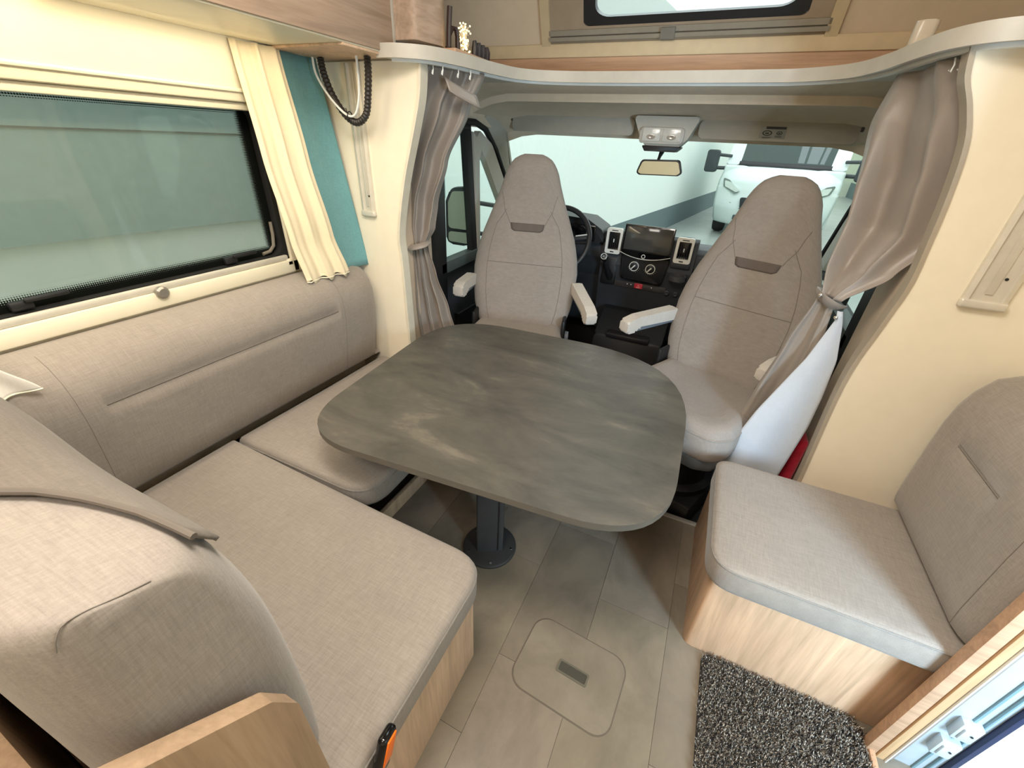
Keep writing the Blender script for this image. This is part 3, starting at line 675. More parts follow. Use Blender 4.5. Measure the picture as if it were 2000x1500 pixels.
# gear lever, in a dark recess left of the panel
b = nb(); bx(b, -.585, -.488, 2.775, 2.80, .66, .845, .015); wobj('lever_recess', b, BLACK, t)
b = nb(); tube(b, [(-.52, 2.80, .70), (-.535, 2.74, .76), (-.552, 2.68, .835)], [.028, .018, .012], 12); gl_ = wobj('gear_lever', b, BLACK, t)
b = nb(); lathe(b, [(0, -.045), (.014, -.045), (.022, -.02), (.025, 0), (.022, .008), (0, .010)], (-.555, 2.665, .862), 20, Matrix.Rotation(rad(62), 4, 'X')); wobj('knob', b, BLACKG, gl_)
b = nb(); tube(b, [(-.555+.018*cos(k*pi/10), 2.650+.006*sin(k*pi/10), .870+.016*sin(k*pi/10)) for k in range(20)], .0022, 6, closed=True); wobj('knob_ring', b, SILV, gl_)
for k in (-1, 0, 1):
    b = nb(); tube(b, [(-.555+k*.007, 2.652, .862), (-.555+k*.007, 2.650, .878)], .0012, 5); wobj('gate_mark', b, WHITE, gl_)
# cup holder
b = nb(); ring(b, [(-.095+.05*cos(k*pi/12), 2.73+.05*sin(k*pi/12)) for k in range(24)], [(-.095+.044*cos(k*pi/12), 2.73+.044*sin(k*pi/12)) for k in range(24)], 'z', .77, .80); wobj('cup_holder', b, plain('holder_grey', (70, 70, 72), .4), t)
for xx in (-.14, -.085):
    b = nb(); lathe(b, [(0, 0), (.016, 0), (.016, .01), (.010, .012), (0, .008)], (xx, 2.79, .665), 16, Matrix.Rotation(rad(90), 4, 'X')); wobj('power_socket', b, DASH, t)
b = nb(); prism(b, rpoly([(2.55, .18), (2.95, .18), (2.95, .52), (2.80, .52), (2.60, .40)], .03, 4), 'x', -.56, -.12, .015, 3); wobj('lower_console', b, BLACK, t)
b = nb(); bx(b, -.48, -.20, 2.58, 2.66, .395, .43, .01); wobj('console_tray', b, plain('tray_dark', (34, 32, 34), .4), t)
for ch in t.children:
    if ch.name.split('.')[0] in ('vent_frame', 'vent_plinth', 'climate_panel', 'button_strip', 'hazard_button', 'indicator', 'lever_recess', 'gear_lever', 'cup_holder', 'power_socket', 'centre_stack'):
        ch.location = Vector(ch.location)+Vector((-.040, .05, .014))
# tablet
t = thing('display_tablet', 'wide black display screen mounted on the centre of the dashboard', 'screen', (-.355, 2.785, .997), 0)
b = nb(); prism(b, rrect(-.151, .151, -.078, .084, .006, 3), 'y', -.010, .008, .003); obj('casing', b, BLACKG, t)
b = nb(); bx(b, -.140, .140, -.0115, -.0100, -.066, .074, .0005); obj('screen', b, SCREEN, t)
b = nb(); L = [(x_, -.016-.02*(1-(x_/.15)**2), -.084-.028*(1-(x_/.155)**2)) for x_ in [-.155+i*.31/16 for i in range(17)]]; tube(b, L, .0018, 8); obj('lower_trim', b, SILV, t)
b = nb(); loft(b, [[(x_, -.006, -.074), (x_, -.016-.018*(1-(x_/.155)**2), -.080-.026*(1-(x_/.155)**2)), (x_, .02, -.104), (x_, .02, -.074)] for x_ in [-.150+i*.30/16 for i in range(17)]]); obj('radio_lip', b, BLACKG, t)
b = nb(); tube(b, [(-.003+.0105*cos(k*pi/10), -.040, -.094+.0105*sin(k*pi/10)) for k in range(20)], .0022, 6, closed=True); obj('knob_ring', b, SILV, t)
t.rotation_euler = (rad(-6), 0, 0)
# steering wheel
t = thing('steering_wheel', 'black steering wheel behind the left-hand cab seat', 'steering wheel', (-.885, 2.60, .965), rot=(rad(62), 0, 0))
RW = .205
b = nb(); tube(b, [(RW*cos(k*pi/24), RW*sin(k*pi/24), 0) for k in range(48)], .0165, 10, closed=True); obj('rim', b, plain('wheel_leather', (34, 34, 36), .45), t)
b = nb(); prism(b, rpoly([(-.08, .03), (-.05, .07), (.05, .07), (.08, .03), (.05, -.07), (-.05, -.07)], .02, 4), 'z', -.03, .012, .01, 3); obj('hub', b, BLACK, t)
for a in (12, 168, 250, 290):
    b = nb(); tube(b, [(.05*cos(rad(a)), .05*sin(rad(a)), -.008), (.20*cos(rad(a)), .20*sin(rad(a)), 0)], .014, 8, flat=.6); obj('spoke', b, BLACK if a > 200 else DASH, t)
for a in (12, 168):
    b = nb(); tube(b, [(.12*cos(rad(a)), .12*sin(rad(a))+.01, .012), (.19*cos(rad(a)), .19*sin(rad(a))+.012, .014)], .004, 6); obj('spoke_trim', b, SILV, t)
b = nb(); tube(b, [(0, 0, -.03), (0, .02, -.16)], .035, 12); obj('column', b, BLACK, t)
b = nb(); tube(b, [(.03, 0, -.05), (.19, .02, -.045)], [.009, .007], 8); obj('stalk', b, BLACK, t)

# ============================================================ CAB SEATS
def se(a, n): return (1 if a >= 0 else -1)*abs(a)**n
SW = [(0, .245), (.04, .262), (.12, .288), (.24, .302), (.36, .305), (.46, .292), (.56, .265), (.66, .228), (.76, .190), (.84, .162), (.90, .145), (.945, .125), (.975, .100), (.99, .075), (1, .05)]
SD = [(0, .07), (.04, .10), (.2, .125), (.4, .12), (.6, .105), (.8, .095), (.92, .085), (.975, .055), (1, .02)]
def lerp(T, x):
    for (a, p), (c, q) in zip(T, T[1:]):
        if x <= c: 
            u = (x-a)/(c-a); return p+(q-p)*u
    return T[-1][1]
HB = .93
def back_pt(s, v, front=True, off=0):
    """front surface of the backrest: s across -1..1, v height 0..1"""
    w = lerp(SW, v); d = lerp(SD, v); y = (max(0, 1-abs(s)**3.2))**(1/2.4)
    dish = .018*cos(s*pi/2)**2*max(0, 1-v/.8) if front else 0
    yc = .03*sin(v*pi)-.0+v*v*.02
    return (w*s, (-(d*.5*y)+dish-off+yc) if front else d*.5*y+yc, v*HB)
def cab_seat(label, loc, rz, arm_l, arm_r, tilt=8, group='swivelled cab seats'):
    t = thing('captain_chair', label, 'seat', loc, rz, group)
    MT = Matrix.Translation((0, 0, .45)) @ Matrix.Rotation(rad(-tilt), 4, 'X')
    def bobj(name, b, mat, par=t):
        bmesh.ops.transform(b, matrix=MT, verts=b.verts); return obj(name, b, mat, par)
    b = nb(); L = []
    vs = [0, .012, .04, .08, .14, .2, .28, .36, .44, .5, .56, .62, .68, .74, .8, .85, .9, .93, .955, .975, .99, 1]
    S = [sin((-1+2*i/22)*pi/2) for i in range(23)]
    for v in vs: L.append([back_pt(s, v) for s in S]+[back_pt(s, v, False) for s in S[-2:0:-1]])
    loft(b, L); br = bobj('backrest', b, LINEN2)
    def seam(pts, r=.0016, name='seam', mat=SEAM):
        b = nb(); tube(b, [back_pt(s, v, True, .0004) for s, v in pts], r, 5); return bobj(name, b, mat, br)
    seam([(-.72, .02+i*.03) for i in range(20)]+[(-.72+.02*i, .62+.012*i) for i in range(8)])
    seam([(.72, .02+i*.03) for i in range(20)]+[(.72-.02*i, .62+.012*i) for i in range(8)])
    seam([(-.72+i*1.44/14, .40) for i in range(15)])
    seam([(-.88+i*.0, .80-.0*i) for i in range(1)]+[(-.85, .79), (-.74, .755), (-.62, .70), (-.49, .66), (-.41, .628)])
    seam([(.85, .79), (.74, .755), (.62, .70), (.49, .66), (.41, .628)])
    # dark trapezoid patch
    b = nb(); rows = 5; cols = 10; Vv = []
    for i in range(rows+1):
        v = .632-.046*i/rows; hw = .40-.07*(i/rows)**1.4-(.05 if i == rows else 0)
        Vv.append([b.verts.new(back_pt(-hw+2*hw*j/cols, v, True, .0025)) for j in range(cols+1)])
    for i in range(rows):
        for j in range(cols): b.faces.new((Vv[i][j], Vv[i][j+1], Vv[i+1][j+1], Vv[i+1][j]))
    p_ = bobj('headrest_patch', b, PATCH, br); md = p_.modifiers.new('thickness', 'SOLIDIFY'); md.thickness = .003
    # seat cushion
    def crad(u, ins):
        pass
    O = rpoly([(-.25, .04), (.25, .04), (.275, -.20), (.265, -.44), (.22, -.52), (-.22, -.52), (-.265, -.44), (-.275, -.20)], [.05, .05, .1, .08, .08, .08, .08, .1], 5)
    c0 = (0, -.23)
    def lay(k, z, cr=0): return [(c0[0]+(p[0]-c0[0])*k, c0[1]+(p[1]-c0[1])*k, z+cr*(abs(p[0])/.27)**3) for p in O]
    b = nb(); loft(b, [lay(.90, .335), lay(.97, .34), lay(1.0, .36), lay(1.005, .40), lay(.995, .44, .008), lay(.965, .466, .012), lay(.90, .482, .014), lay(.80, .488, .012), lay(.6, .484, .0), lay(.35, .478), lay(.1, .476)])
    cu = obj('seat_cushion', b, LINEN2, t, 50)
    for sx in (-1, 1):
        b = nb(); tube(b, [(sx*.20, .0, .489), (sx*.195, -.15, .4885), (sx*.185, -.30, .489), (sx*.17, -.40, .487), (sx*.12, -.445, .4855)], .0018, 5); obj('seam', b, SEAM, cu)
    b = nb(); tube(b, [(-.17+.34*i/10, -.40-.03*sin(i*pi/10), .4855) for i in range(11)], .0016, 5); obj('seam', b, SEAM, cu)
    b = nb(); tube(b, [(p[0]*.992, c0[1]+(p[1]-c0[1])*.992, .452) for p in O[::1]], .003, 5, closed=True); obj('piping', b, LINEN, cu)
    # base
    b = nb(); bz = rpoly([(-.23, .02), (.23, .02), (.25, -.46), (.18, -.51), (-.18, -.51), (-.25, -.46)], .05, 4)
    loft(b, [[(p[0]*k, -.23+(p[1]+.23)*k, z) for p in bz] for k, z in ((.80, .25), (.93, .265), (.99, .30), (1.0, .338))]); obj('seat_pan', b, GREYB, t)
    b = nb(); lathe(b, [(0, 0), (.20, 0), (.20, .03), (.17, .05), (.17, .22), (.19, .25), (0, .25)], (0, -.23, 0), 24); obj('pedestal', b, BLACK, t)
    b = nb(); bx(b, -.275, -.255, -.10, .04, .36, .55, .008); obj('recliner_bracket', b, BLACK, t)
    b = nb(); bx(b, .255, .275, -.10, .04, .36, .55, .008); obj('recliner_bracket', b, BLACK, t)
    b = nb(); lathe(b, [(0, 0), (.032, 0), (.030, .02), (0, .022)], (.278, -.02, .43), 18, Matrix.Rotation(rad(90), 4, 'Y')); obj('recliner_knob', b, GREYB, t)
    zf = -.1-loc[2]; b = nb(); bx(b, -.2, .2, -.43, -.03, zf, -.001, .015); bx(b, -.23, .23, -.46, 0, zf, zf+.015, .004); obj('plinth', b, BLACK, t)
    # armrests
    b = nb(); b.free()
    for sx, (dz, sp, ln) in ((-1, arm_l), (1, arm_r)):
        MA = Matrix.Translation((sx*.315, .03, .705)) @ Matrix.Rotation(rad(sp), 4, 'Z') @ Matrix.Rotation(rad(dz), 4, 'X')
        b = nb(); prof_ = rpoly([(.03, -.030), (.03, .030), (-ln*.8, .032), (-ln-.01, .018), (-ln-.015, -.045), (-ln+.045, -.045), (-ln+.065, -.020)], .014, 4)
        prism(b, prof_, 'x', -.030, .030, .012, 3); bmesh.ops.transform(b, matrix=MA, verts=b.verts); ar = obj('armrest', b, fabric('armrest_cloth', (196, 188, 178), var=.08) if 'armrest_cloth' not in MATS else MATS['armrest_cloth'], t)
        b = nb(); bx(b, -.024, .024, -ln+.03, .02, -.045, -.014, .006); bmesh.ops.transform(b, matrix=MA, verts=b.verts); obj('armrest_core', b, GREYB, ar)
        b = nb(); bmesh.ops.create_cube(b, size=.001); b.free()
    return t
cab_seat('light grey cab seat swivelled to the table in front of the steering wheel', (-.925, 2.17, .07), rad(14), (4, -8, .17), (14, 22, .27), 8)
cab_seat('light grey cab seat turned towards the table beside the right-hand curtain', (.185, 2.085, .052), rad(-20.5), (4, -18, .29), (6, -16, .27), 8)
# ============================================================ TABLE
t = thing('dining_table', 'slate-grey rounded dining table on a single dark column', 'table', (-.53, 1.05, 0))
b = nb(); loc_ = [(-1.115, .700), (.095, .800), (.075, 1.915), (-1.215, 1.845)]
op = rpoly(loc_, [.26, .28, .60, .36], 12)
prism(b, op, 'z', .615, .638, .0025, 2)
top = wobj('tabletop', b, [STONE, TEDGE], t, 30)
for p_ in top.data.polygons:
    if abs(p_.normal.z) < .5: p_.material_index = 1
b = nb(); prism(b, rrect(-.055, .055, -.036, .036, .008, 3), 'z', .01, .615); cl = obj('column', b, ANTH, t); cl.rotation_euler.z = rad(28)
b = nb(); bx(b, -.036, -.030, .0355, .038, .02, .60, 0); bx(b, .030, .036, -.038, -.0355, .02, .60, 0); obj('groove', b, BLACK, cl)
b = nb(); lathe(b, [(0, 0), (.112, 0), (.112, .008), (.104, .014), (0, .014)], (0, 0, 0), 40); bp = obj('base_plate', b, plain('cast_base', (58, 58, 58), .5, .2), t)
for k in range(5):
    a = rad(-60+k*72); b = nb(); lathe(b, [(0, 0), (.006, 0), (.005, .003), (0, .004)], (.094*cos(a), .094*sin(a), .0135), 10); obj('screw', b, CHROME, bp)
b = nb(); bx(b, -.12, .12, -.09, .09, .598, .6145, .004); obj('top_bracket', b, ANTH, t)

# ============================================================ SOFA (left)
def cushion_loft(bm, O, c, z0, z1, crown=.012, r=.028):
    h = z1-z0
    def k(ins, p):
        d = (Vector(p)-Vector(c)); L_ = d.length; return Vector(c)+d*(1-ins/L_)
    lays = [(.018, z0), (.004, z0+.008), (0, z0+.02), (0, z1-r), (.003, z1-r*.5), (.010, z1-r*.18), (.022, z1), (.06, z1+crown*.35), (.14, z1+crown*.75)]
    LL = [[(*k(ins, p), z) for p in O] for ins, z in lays]
    for f, z in ((.40, z1+crown*.95), (.22, z1+crown), (.08, z1+crown)): LL.append([(c[0]+(p[0]-c[0])*f, c[1]+(p[1]-c[1])*f, z) for p in O])
    loft(bm, LL)
def subdiv(O, m=.06):
    out = []
    for i, p in enumerate(O):
        q = O[(i+1) % len(O)]; n = max(1, int((Vector(q)-Vector(p)).length/m))
        for k in range(n): out.append((p[0]+(q[0]-p[0])*k/n, p[1]+(q[1]-p[1])*k/n))
    return out
def cushion(parent, O, z0, z1, crown=.01, r=.028, mat=None):
    c = (sum(p[0] for p in O)/len(O), sum(p[1] for p in O)/len(O)); O = subdiv(O)
    b = nb(); cushion_loft(b, O, c, z0, z1, crown, r); t = wobj('seat_cushion', b, mat or LINEN, parent, 60)
    b = nb(); tube(b, [(*(Vector(c)+(Vector(p)-Vector(c))*(1-.001/(Vector(p)-Vector(c)).length)), z1-r*.9) for p in O], .0028, 6, closed=True); wobj('piping', b, LINEND if mat is None else mat, t)
    return t
SOFA = t = thing('corner_sofa', 'grey L-shaped corner sofa on an oak base along the left wall', 'sofa', (-1.0, .4, 0))
b = nb(); prism(b, rpoly([(-1.645, -.055), (-.374, -.055), (-.374, .648), (-1.645, .648)], [0, 0, .012, 0], 4), 'z', 0, .330, .002); t = wobj('base', b, OAKX, t)
# long part with an open niche above a wooden edge
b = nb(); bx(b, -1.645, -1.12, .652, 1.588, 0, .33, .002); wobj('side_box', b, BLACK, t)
b = nb()
for a in ((-1.645, -.955, .652, 1.588, .318, .33), (-1.015, -.995, .652, 1.588, 0, .075), (-1.015, -.995, 1.28, 1.588, .075, .318)): bx(b, *a, .002)
wobj('niche_front', b, OAK, t)
cushion(SOFA, rpoly([(-1.50, -.02), (-.355, -.02), (-.355, .690), (-1.50, .722)], [.01, .01, .10, .01], 8), .332, .448, .006)
cushion(SOFA, rpoly([(-1.50, .734), (-.845, .734), (-.868, 1.586), (-1.50, 1.586)], [.01, .12, .03, .01], 8), .332, .440, .006)
# long backrest on the wall
t = SOFA
pf = [(-1.645, .452), (-1.515, .452), (-1.497, .47), (-1.478, .56), (-1.462, .66), (-1.452, .74), (-1.452, .775), (-1.462, .790), (-1.456, .803), (-1.457, .84), (-1.472, .885), (-1.505, .925), (-1.55, .948), (-1.60, .952), (-1.645, .945)]
pf0 = [(-1.645, .452), (-1.515, .452), (-1.497, .47), (-1.478, .56), (-1.462, .66), (-1.450, .74), (-1.449, .775), (-1.449, .790), (-1.450, .803), (-1.454, .84), (-1.470, .885), (-1.505, .925), (-1.55, .948), (-1.60, .952), (-1.645, .945)]
b = nb(); L = []
ys = [-.02, .0, .1, .3, .405, .412, .42, .6, .8, 1.0, 1.15, 1.26, 1.30, 1.306, 1.313, 1.42, 1.50, 1.55, 1.575, 1.586, 1.590]
for y in ys:
    e = 1-max(0, (y-1.50)/.090)**2.5 if y > 1.5 else 1
    e = max(e, .25); src = pf if .415 < y < 1.303 else pf0
    L.append([(-1.645+(x+1.645)*(.55+.45*e) if z > .46 else x, y, .452+(z-.452)*(.9+.1*e)) for x, z in src])
loft(b, L); t = wobj('backrest', b, LINEN, t, 60)
b = nb(); tube(b, [(-1.4600, .41+.1*i, .790) for i in range(10)], .003, 6); wobj('groove_seam', b, SEAM, t)
for yy in (.36, 1.33):
    b = nb(); tube(b, [(x+.0002, yy, z) for x, z in pf0[2:13]], .0008, 5); wobj('seam', b, SEAM, t)
# rear backrest (seen from above and behind)
t = SOFA
bp0 = [(.205, .452), (.212, .55), (.212, .70), (.205, .85), (.190, .95), (.168, 1.03), (.142, 1.068), (.11, 1.083), (.055, 1.096), (.01, 1.108), (-.014, 1.102), (-.028, 1.06), (-.030, .90), (-.030, .70), (-.030, .452)]
b = nb(); L = []
def hump_(x): return .06*(1/(1+math.exp(-(-.86-x)/.035)))
def rb_row(x):
    e = max(0, (x+.56)/.11); ins = (1-(max(0, 1-e**2.4))**.5)*.06 if e > 0 else 0
    out = []
    for (y, z) in bp0:
        yy = .09+(y-.09)*(1-ins/.12); zz = z-(ins*.35 if z > .9 else 0)+(hump_(x)*max(0, (z-.85)/.24))
        out.append((x, yy, zz))
    return out
# denser profile by Catmull-Rom smoothing
bp0 = [(.205, .452)]+smooth_path(bp0[1:], 3)+[(-.030, .452)]
for x in [-1.50, -1.40, -1.2, -1.08, -1.0, -.95, -.90, -.85, -.8, -.7, -.6, -.56, -.54, -.52, -.50, -.485, -.475, -.465, -.458, -.454, -.4515, -.45]: L.append(rb_row(x))
loft(b, L); t = wobj('rear_backrest', b, LINEN, t, 60)
sr = rb_row(-.456)
b = nb(); tube(b, [Vector(p)+Vector((.002, 0, .0)) for p in sr if p[2] > 1.07 and -.012 < p[1] < .10], .0008, 5); wobj('seam', b, SEAM, t)
# throw over the far half of the backrest
t = thing('throw', 'dark grey felt throw with rolled edge draped over the rear backrest', 'throw', (-1.1, .15, 1.0))
def thr_pt(x, k):
    """k runs along the profile from the rear top over to the front"""
    hump = .06*(1/(1+math.exp(-(-.86-x)/.035)))
    P = [(-.034, 1.00), (-.020, 1.104), (.01, 1.114), (.05, 1.103), (.10, 1.094), (.140, 1.080), (.172, 1.038), (.197, .955), (.212, .86), (.219, .74)]
    u = k*(len(P)-1); i = min(int(u), len(P)-2); f = u-i
    y = P[i][0]*(1-f)+P[i+1][0]*f; z = P[i][1]*(1-f)+P[i+1][1]*f
    return Vector((x, y, z+hump*max(0, (z-.85)/.24)))
edge = [(-1.49, .10), (-1.0, .15), (-.82, .24), (-.74, .33), (-.69, .42), (-.62, .50), (-.56, .545), (-.52, .565), (-.485, .59)]
def edge_k(x):
    for (a, p), (c, q) in zip(edge, edge[1:]):
        if x <= c: return p+(q-p)*(x-a)/(c-a)
    return edge[-1][1]
b = nb(); surf(b, lambda u, v: thr_pt(-1.49+1.005*u, edge_k(-1.49+1.005*u)+(1-edge_k(-1.49+1.005*u))*v*(.95-.75*max(0, u-.75)/.25)), 40, 14); wobj('cloth', b, THROW, t, 60, solid=.006)
b = nb(); tube(b, [thr_pt(-1.49+1.015*u/40, edge_k(-1.49+1.015*u/40))+Vector((0, -.001, .004)) for u in range(41)], .0048, 8); wobj('rolled_edge', b, plain('throw_edge', (106, 98, 90), .9), t)
# side board and the panel behind the backrest
b = nb(); prism(b, rpoly([(-.10, .30), (.150, .30), (.146, .735), (.118, .80), (-.10, 1.02)], [0, 0, .03, .02, 0], 5), 'x', -.425, -.398, .002)
o = world_org(obj('side_board', b, wood('side_board_oak', (180, 152, 124), 'z'))); tag(o, 'oak side board with rounded corner at the end of the rear backrest', 'board')
b = nb(); prism(b, [(-1.64, -.10), (-.43, -.10), (-.43, -.06), (-1.64, -.06)], 'z', 0, .80, .002)
o = world_org(obj('wardrobe_side', b, MATS['side_board_oak'])); tag(o, 'oak panel behind the rear backrest at the bottom left corner', 'panel')
# buckle
t = thing('seat_belt_buckle', 'black seat belt buckle with orange release button beside the large seat cushion', 'buckle', (-.336, .196, .385), rot=(rad(-20), rad(4), rad(6)))
b = nb(); rbox(b, (0, 0, .062), (.022, .044, .100), .009, 3); obj('casing', b, BLACKG, t)
b = nb(); rbox(b, (.007, 0, .074), (.014, .030, .064), .003); obj('release_button', b, ORANGE, t)['label'] = 'orange release button'
b = nb(); bx(b, -.004, .004, -.018, .018, -.16, .02, .002); obj('strap', b, BLACK, t)
# ============================================================ CURTAINS
def folds(levels, nx, n_f, amp_pow=1, seed=0, sharp=1.0):
    """levels: (z, (x0,y0), (x1,y1), amplitude, slack) from top to bottom"""
    rr = random.Random(seed); ph = [rr.uniform(-.5, .5) for _ in range(8)]
    def P(u, v):
        f = v*(len(levels)-1); i = min(int(f), len(levels)-2); t_ = f-i; t_ = t_*t_*(3-2*t_)*.5+t_*.5
        A, C = levels[i], levels[i+1]
        z = A[0]+(C[0]-A[0])*(f-i); a = Vector(A[1]).lerp(Vector(C[1]), t_); c = Vector(A[2]).lerp(Vector(C[2]), t_); am = A[3]+(C[3]-A[3])*t_
        p = a.lerp(c, u); d = (c-a).normalized(); n_ = Vector((d.y, -d.x))
        w = sin(2*pi*n_f*(u+.04*sin(u*7+ph[0]*4)+.02*sin(v*5+ph[1])))+.35*sin(2*pi*n_f*2.1*u+ph[2]*6+v*2)
        p = p+n_*am*w+d*am*.4*cos(2*pi*n_f*u)
        return (p.x, p.y, z)
    return P
def curtain(name, label, parts, mats, n_f, seed, nx=110, ny=60, group=None, solid=.003, tie=None):
    t = thing(name, label, 'curtain', parts, 0, group)
    return t
# cream curtain
t = thing('window_curtain', 'cream pleated curtain at the right end of the left window', 'curtain', (-1.58, 1.35, .85))
Pf = folds([(1.748, (-1.605, 1.175), (-1.585, 1.365), .008), (1.40, (-1.585, 1.185), (-1.555, 1.385), .009), (1.10, (-1.55, 1.20), (-1.52, 1.41), .010), (.935, (-1.515, 1.21), (-1.485, 1.435), .010)], 80, 2.6, seed=2)
b = nb(); surf(b, lambda u, v: (lambda p: (p[0], p[1], p[2]+(.012*sin(u*pi*2*3.2)*(v > .985))))(Pf(u, v)), 90, 40); wobj('cloth', b, CREAMC, t, 70, solid=.003)
b = nb(); tube(b, [Pf(i/60, .995) for i in range(61)], .0025, 5); wobj('hem', b, CREAMF, t)
t = thing('window_curtain', 'white curtain hem at the far left edge above the sofa backrest', 'curtain', (-1.52, .1, .90))
Pg = folds([(1.745, (-1.60, -.42), (-1.59, -.20), .010), (1.30, (-1.57, -.22), (-1.55, .02), .010), (.985, (-1.50, .02), (-1.48, .265), .010), (.90, (-1.475, .06), (-1.452, .315), .012)], 60, 2, seed=6)
b = nb(); surf(b, Pg, 60, 30); wobj('cloth', b, SOFTW, t, 70, solid=.003)
b = nb(); tube(b, [Pg(i_/40, .995) for i_ in range(41)], .003, 5); wobj('hem', b, CREAMF, t)
# teal felt drape
t = thing('felt_drape', 'teal felt drape hanging between the cream curtain and the cream panel', 'drape', (-1.6, 1.6, .88))
b = nb(); P2 = folds([(1.80, (-1.60, 1.415), (-1.64, 1.60), .006), (1.40, (-1.60, 1.475), (-1.64, 1.60), .007), (1.05, (-1.595, 1.535), (-1.62, 1.597), .004), (.885, (-1.58, 1.55), (-1.56, 1.592), .004)], 40, 1.2, seed=5)
b = nb(); surf(b, lambda u, v: (-1.63+.085*v+.022*u*v+.012*sin(u*pi*1.3+1.9), 1.37+.06*v+(.195-.02*v)*u, 1.748-.818*v), 24, 24); wobj('cloth', b, TEAL, t, 70, solid=.006)

# grey cab curtains
def grey_curtain(label, lv_top, lv_bot, nf, seed, tie_c, tie_r, base_, hem=None):
    t = thing('cab_curtain', label, 'curtain', base_, 0, 'grey cab curtains')
    P_ = folds(lv_top, 0, nf, seed=seed)
    b = nb(); surf(b, P_, 120, 70); wobj('upper_drape', b, CURT, t, 80, solid=.003)
    return t, P_
lvL = [(1.735, (-1.18, 1.66), (-1.04, 1.93), .012), (1.60, (-1.26, 1.67), (-1.085, 1.88), .020), (1.40, (-1.34, 1.68), (-1.18, 1.84), .024), (1.22, (-1.39, 1.69), (-1.225, 1.80), .024), (1.11, (-1.40, 1.70), (-1.235, 1.775), .020), (1.03, (-1.355, 1.705), (-1.275, 1.755), .010)]
tL, PL_ = grey_curtain('grey curtain tied back on the left of the cab opening', lvL, None, 2.7, 3, None, None, (-1.25, 1.72, .40))
PB = folds([(1.03, (-1.355, 1.705), (-1.275, 1.755), .010), (.88, (-1.37, 1.70), (-1.245, 1.77), .018), (.70, (-1.40, 1.70), (-1.20, 1.80), .022), (.40, (-1.40, 1.70), (-1.13, 1.84), .026)], 0, 4, seed=8)
b = nb(); surf(b, PB, 100, 30); wobj('lower_drape', b, CURT, tL, 80, solid=.003)
b = nb(); tube(b, [(-1.315+.050*cos(k*pi/12), 1.73+.040*sin(k*pi/12), 1.03+.012*sin(k*pi/12+1)) for k in range(24)], .020, 8, closed=True, flat=.5); wobj('tieback', b, CURT, tL)
b = nb(); lathe(b, [(0, 0), (.007, 0), (.007, .006), (0, .008)], (-1.268, 1.705, 1.03), 10, Matrix.Rotation(rad(90), 4, 'X')); wobj('button', b, CHROME, tL)
# a folded-over flap at its top with hooks
b = nb(); surf(b, lambda u, v: (-1.105+.070*u+.02*v, 1.70+.13*u-.016*sin(u*pi), 1.70-.05*u-.045*v), 10, 4); wobj('header_tape', b, CURT, tL, 60, solid=.004)
for (xx, yy) in ((-1.115, 1.64), (-1.085, 1.66), (-1.065, 1.74), (-1.045, 1.80)):
    b = nb(); tube(b, [(xx, yy, 1.732), (xx+.003, yy-.004, 1.715), (xx+.001, yy-.006, 1.70), (xx-.004, yy-.004, 1.703), (xx-.002, yy-.002, 1.715)], .002, 6); wobj('hook', b, WHITE, tL)

lvR = [(1.725, (.40, 1.98), (.445, 1.64), .010), (1.60, (.375, 1.95), (.53, 1.645), .020), (1.45, (.39, 1.93), (.58, 1.65), .030), (1.30, (.40, 1.90), (.60, 1.66), .030), (1.18, (.39, 1.83), (.53, 1.66), .024), (1.085, (.395, 1.74), (.435, 1.66), .008)]
tR, PR_ = grey_curtain('grey curtain with pale lining tied back on the right of the cab opening', lvR, None, 1.7, 11, None, None, (.42, 1.70, .34))
b = nb(); tube(b, [(.412+.034*cos(k*pi/12), 1.70+.044*sin(k*pi/12), 1.075-.016*cos(k*pi/12)) for k in range(24)], .024, 8, closed=True, flat=.28); wobj('tieback', b, CURT, tR)
for (xx, zz) in ((.372, 1.10), (.440, 1.035)):
    b = nb(); lathe(b, [(0, 0), (.006, 0), (.006, .006), (0, .008)], (xx, 1.655, zz), 10, Matrix.Rotation(rad(90), 4, 'X')); wobj('button', b, CHROME, tR)
PRb = folds([(1.08, (.38, 1.72), (.43, 1.675), .008), (.90, (.345, 1.74), (.445, 1.68), .012), (.65, (.305, 1.74), (.44, 1.69), .012), (.36, (.245, 1.72), (.42, 1.70), .010)], 0, 1.6, seed=4)
b = nb(); surf(b, PRb, 60, 40); wobj('lower_drape', b, CURT, tR, 80, solid=.003)
LX0 = [(1.06, .438), (1.03, .446), (.87, .412), (.62, .330), (.377, .272), (.31, .258)]
LX1 = [(1.06, .452), (1.01, .470), (.88, .502), (.73, .512), (.60, .514), (.36, .496), (.31, .490)]
def lerpd(T, z):
    for (a, p), (c, q) in zip(T, T[1:]):
        if z >= c: return p+(q-p)*(a-z)/(a-c)
    return T[-1][1]
def lin_pt(u, v):
    z = 1.055-(1.055-.318)*v; x0 = lerpd(LX0, z); x1 = lerpd(LX1, z)
    return (x0+(x1-x0)*u, 1.662-.014*sin(u*pi)*(.3+v)-.009*sin(u*2*pi)*v, z)
b = nb(); surf(b, lin_pt, 24, 40); o = wobj('lining', b, CURTW, tR, 80, solid=.003); o['label'] = 'pale lining side'
b = nb(); tube(b, [lin_pt(u/20, 1.0) for u in range(21)], .007, 6, flat=.6); wobj('hem', b, CURT, tR)
for (xx, yy) in ((.452, 1.645), (.44, 1.66)):
    b = nb(); tube(b, [(xx, yy, 1.725), (xx+.003, yy-.004, 1.71), (xx+.001, yy-.006, 1.695), (xx-.004, yy-.004, 1.70)], .002, 6); wobj('hook', b, WHITE, tR)

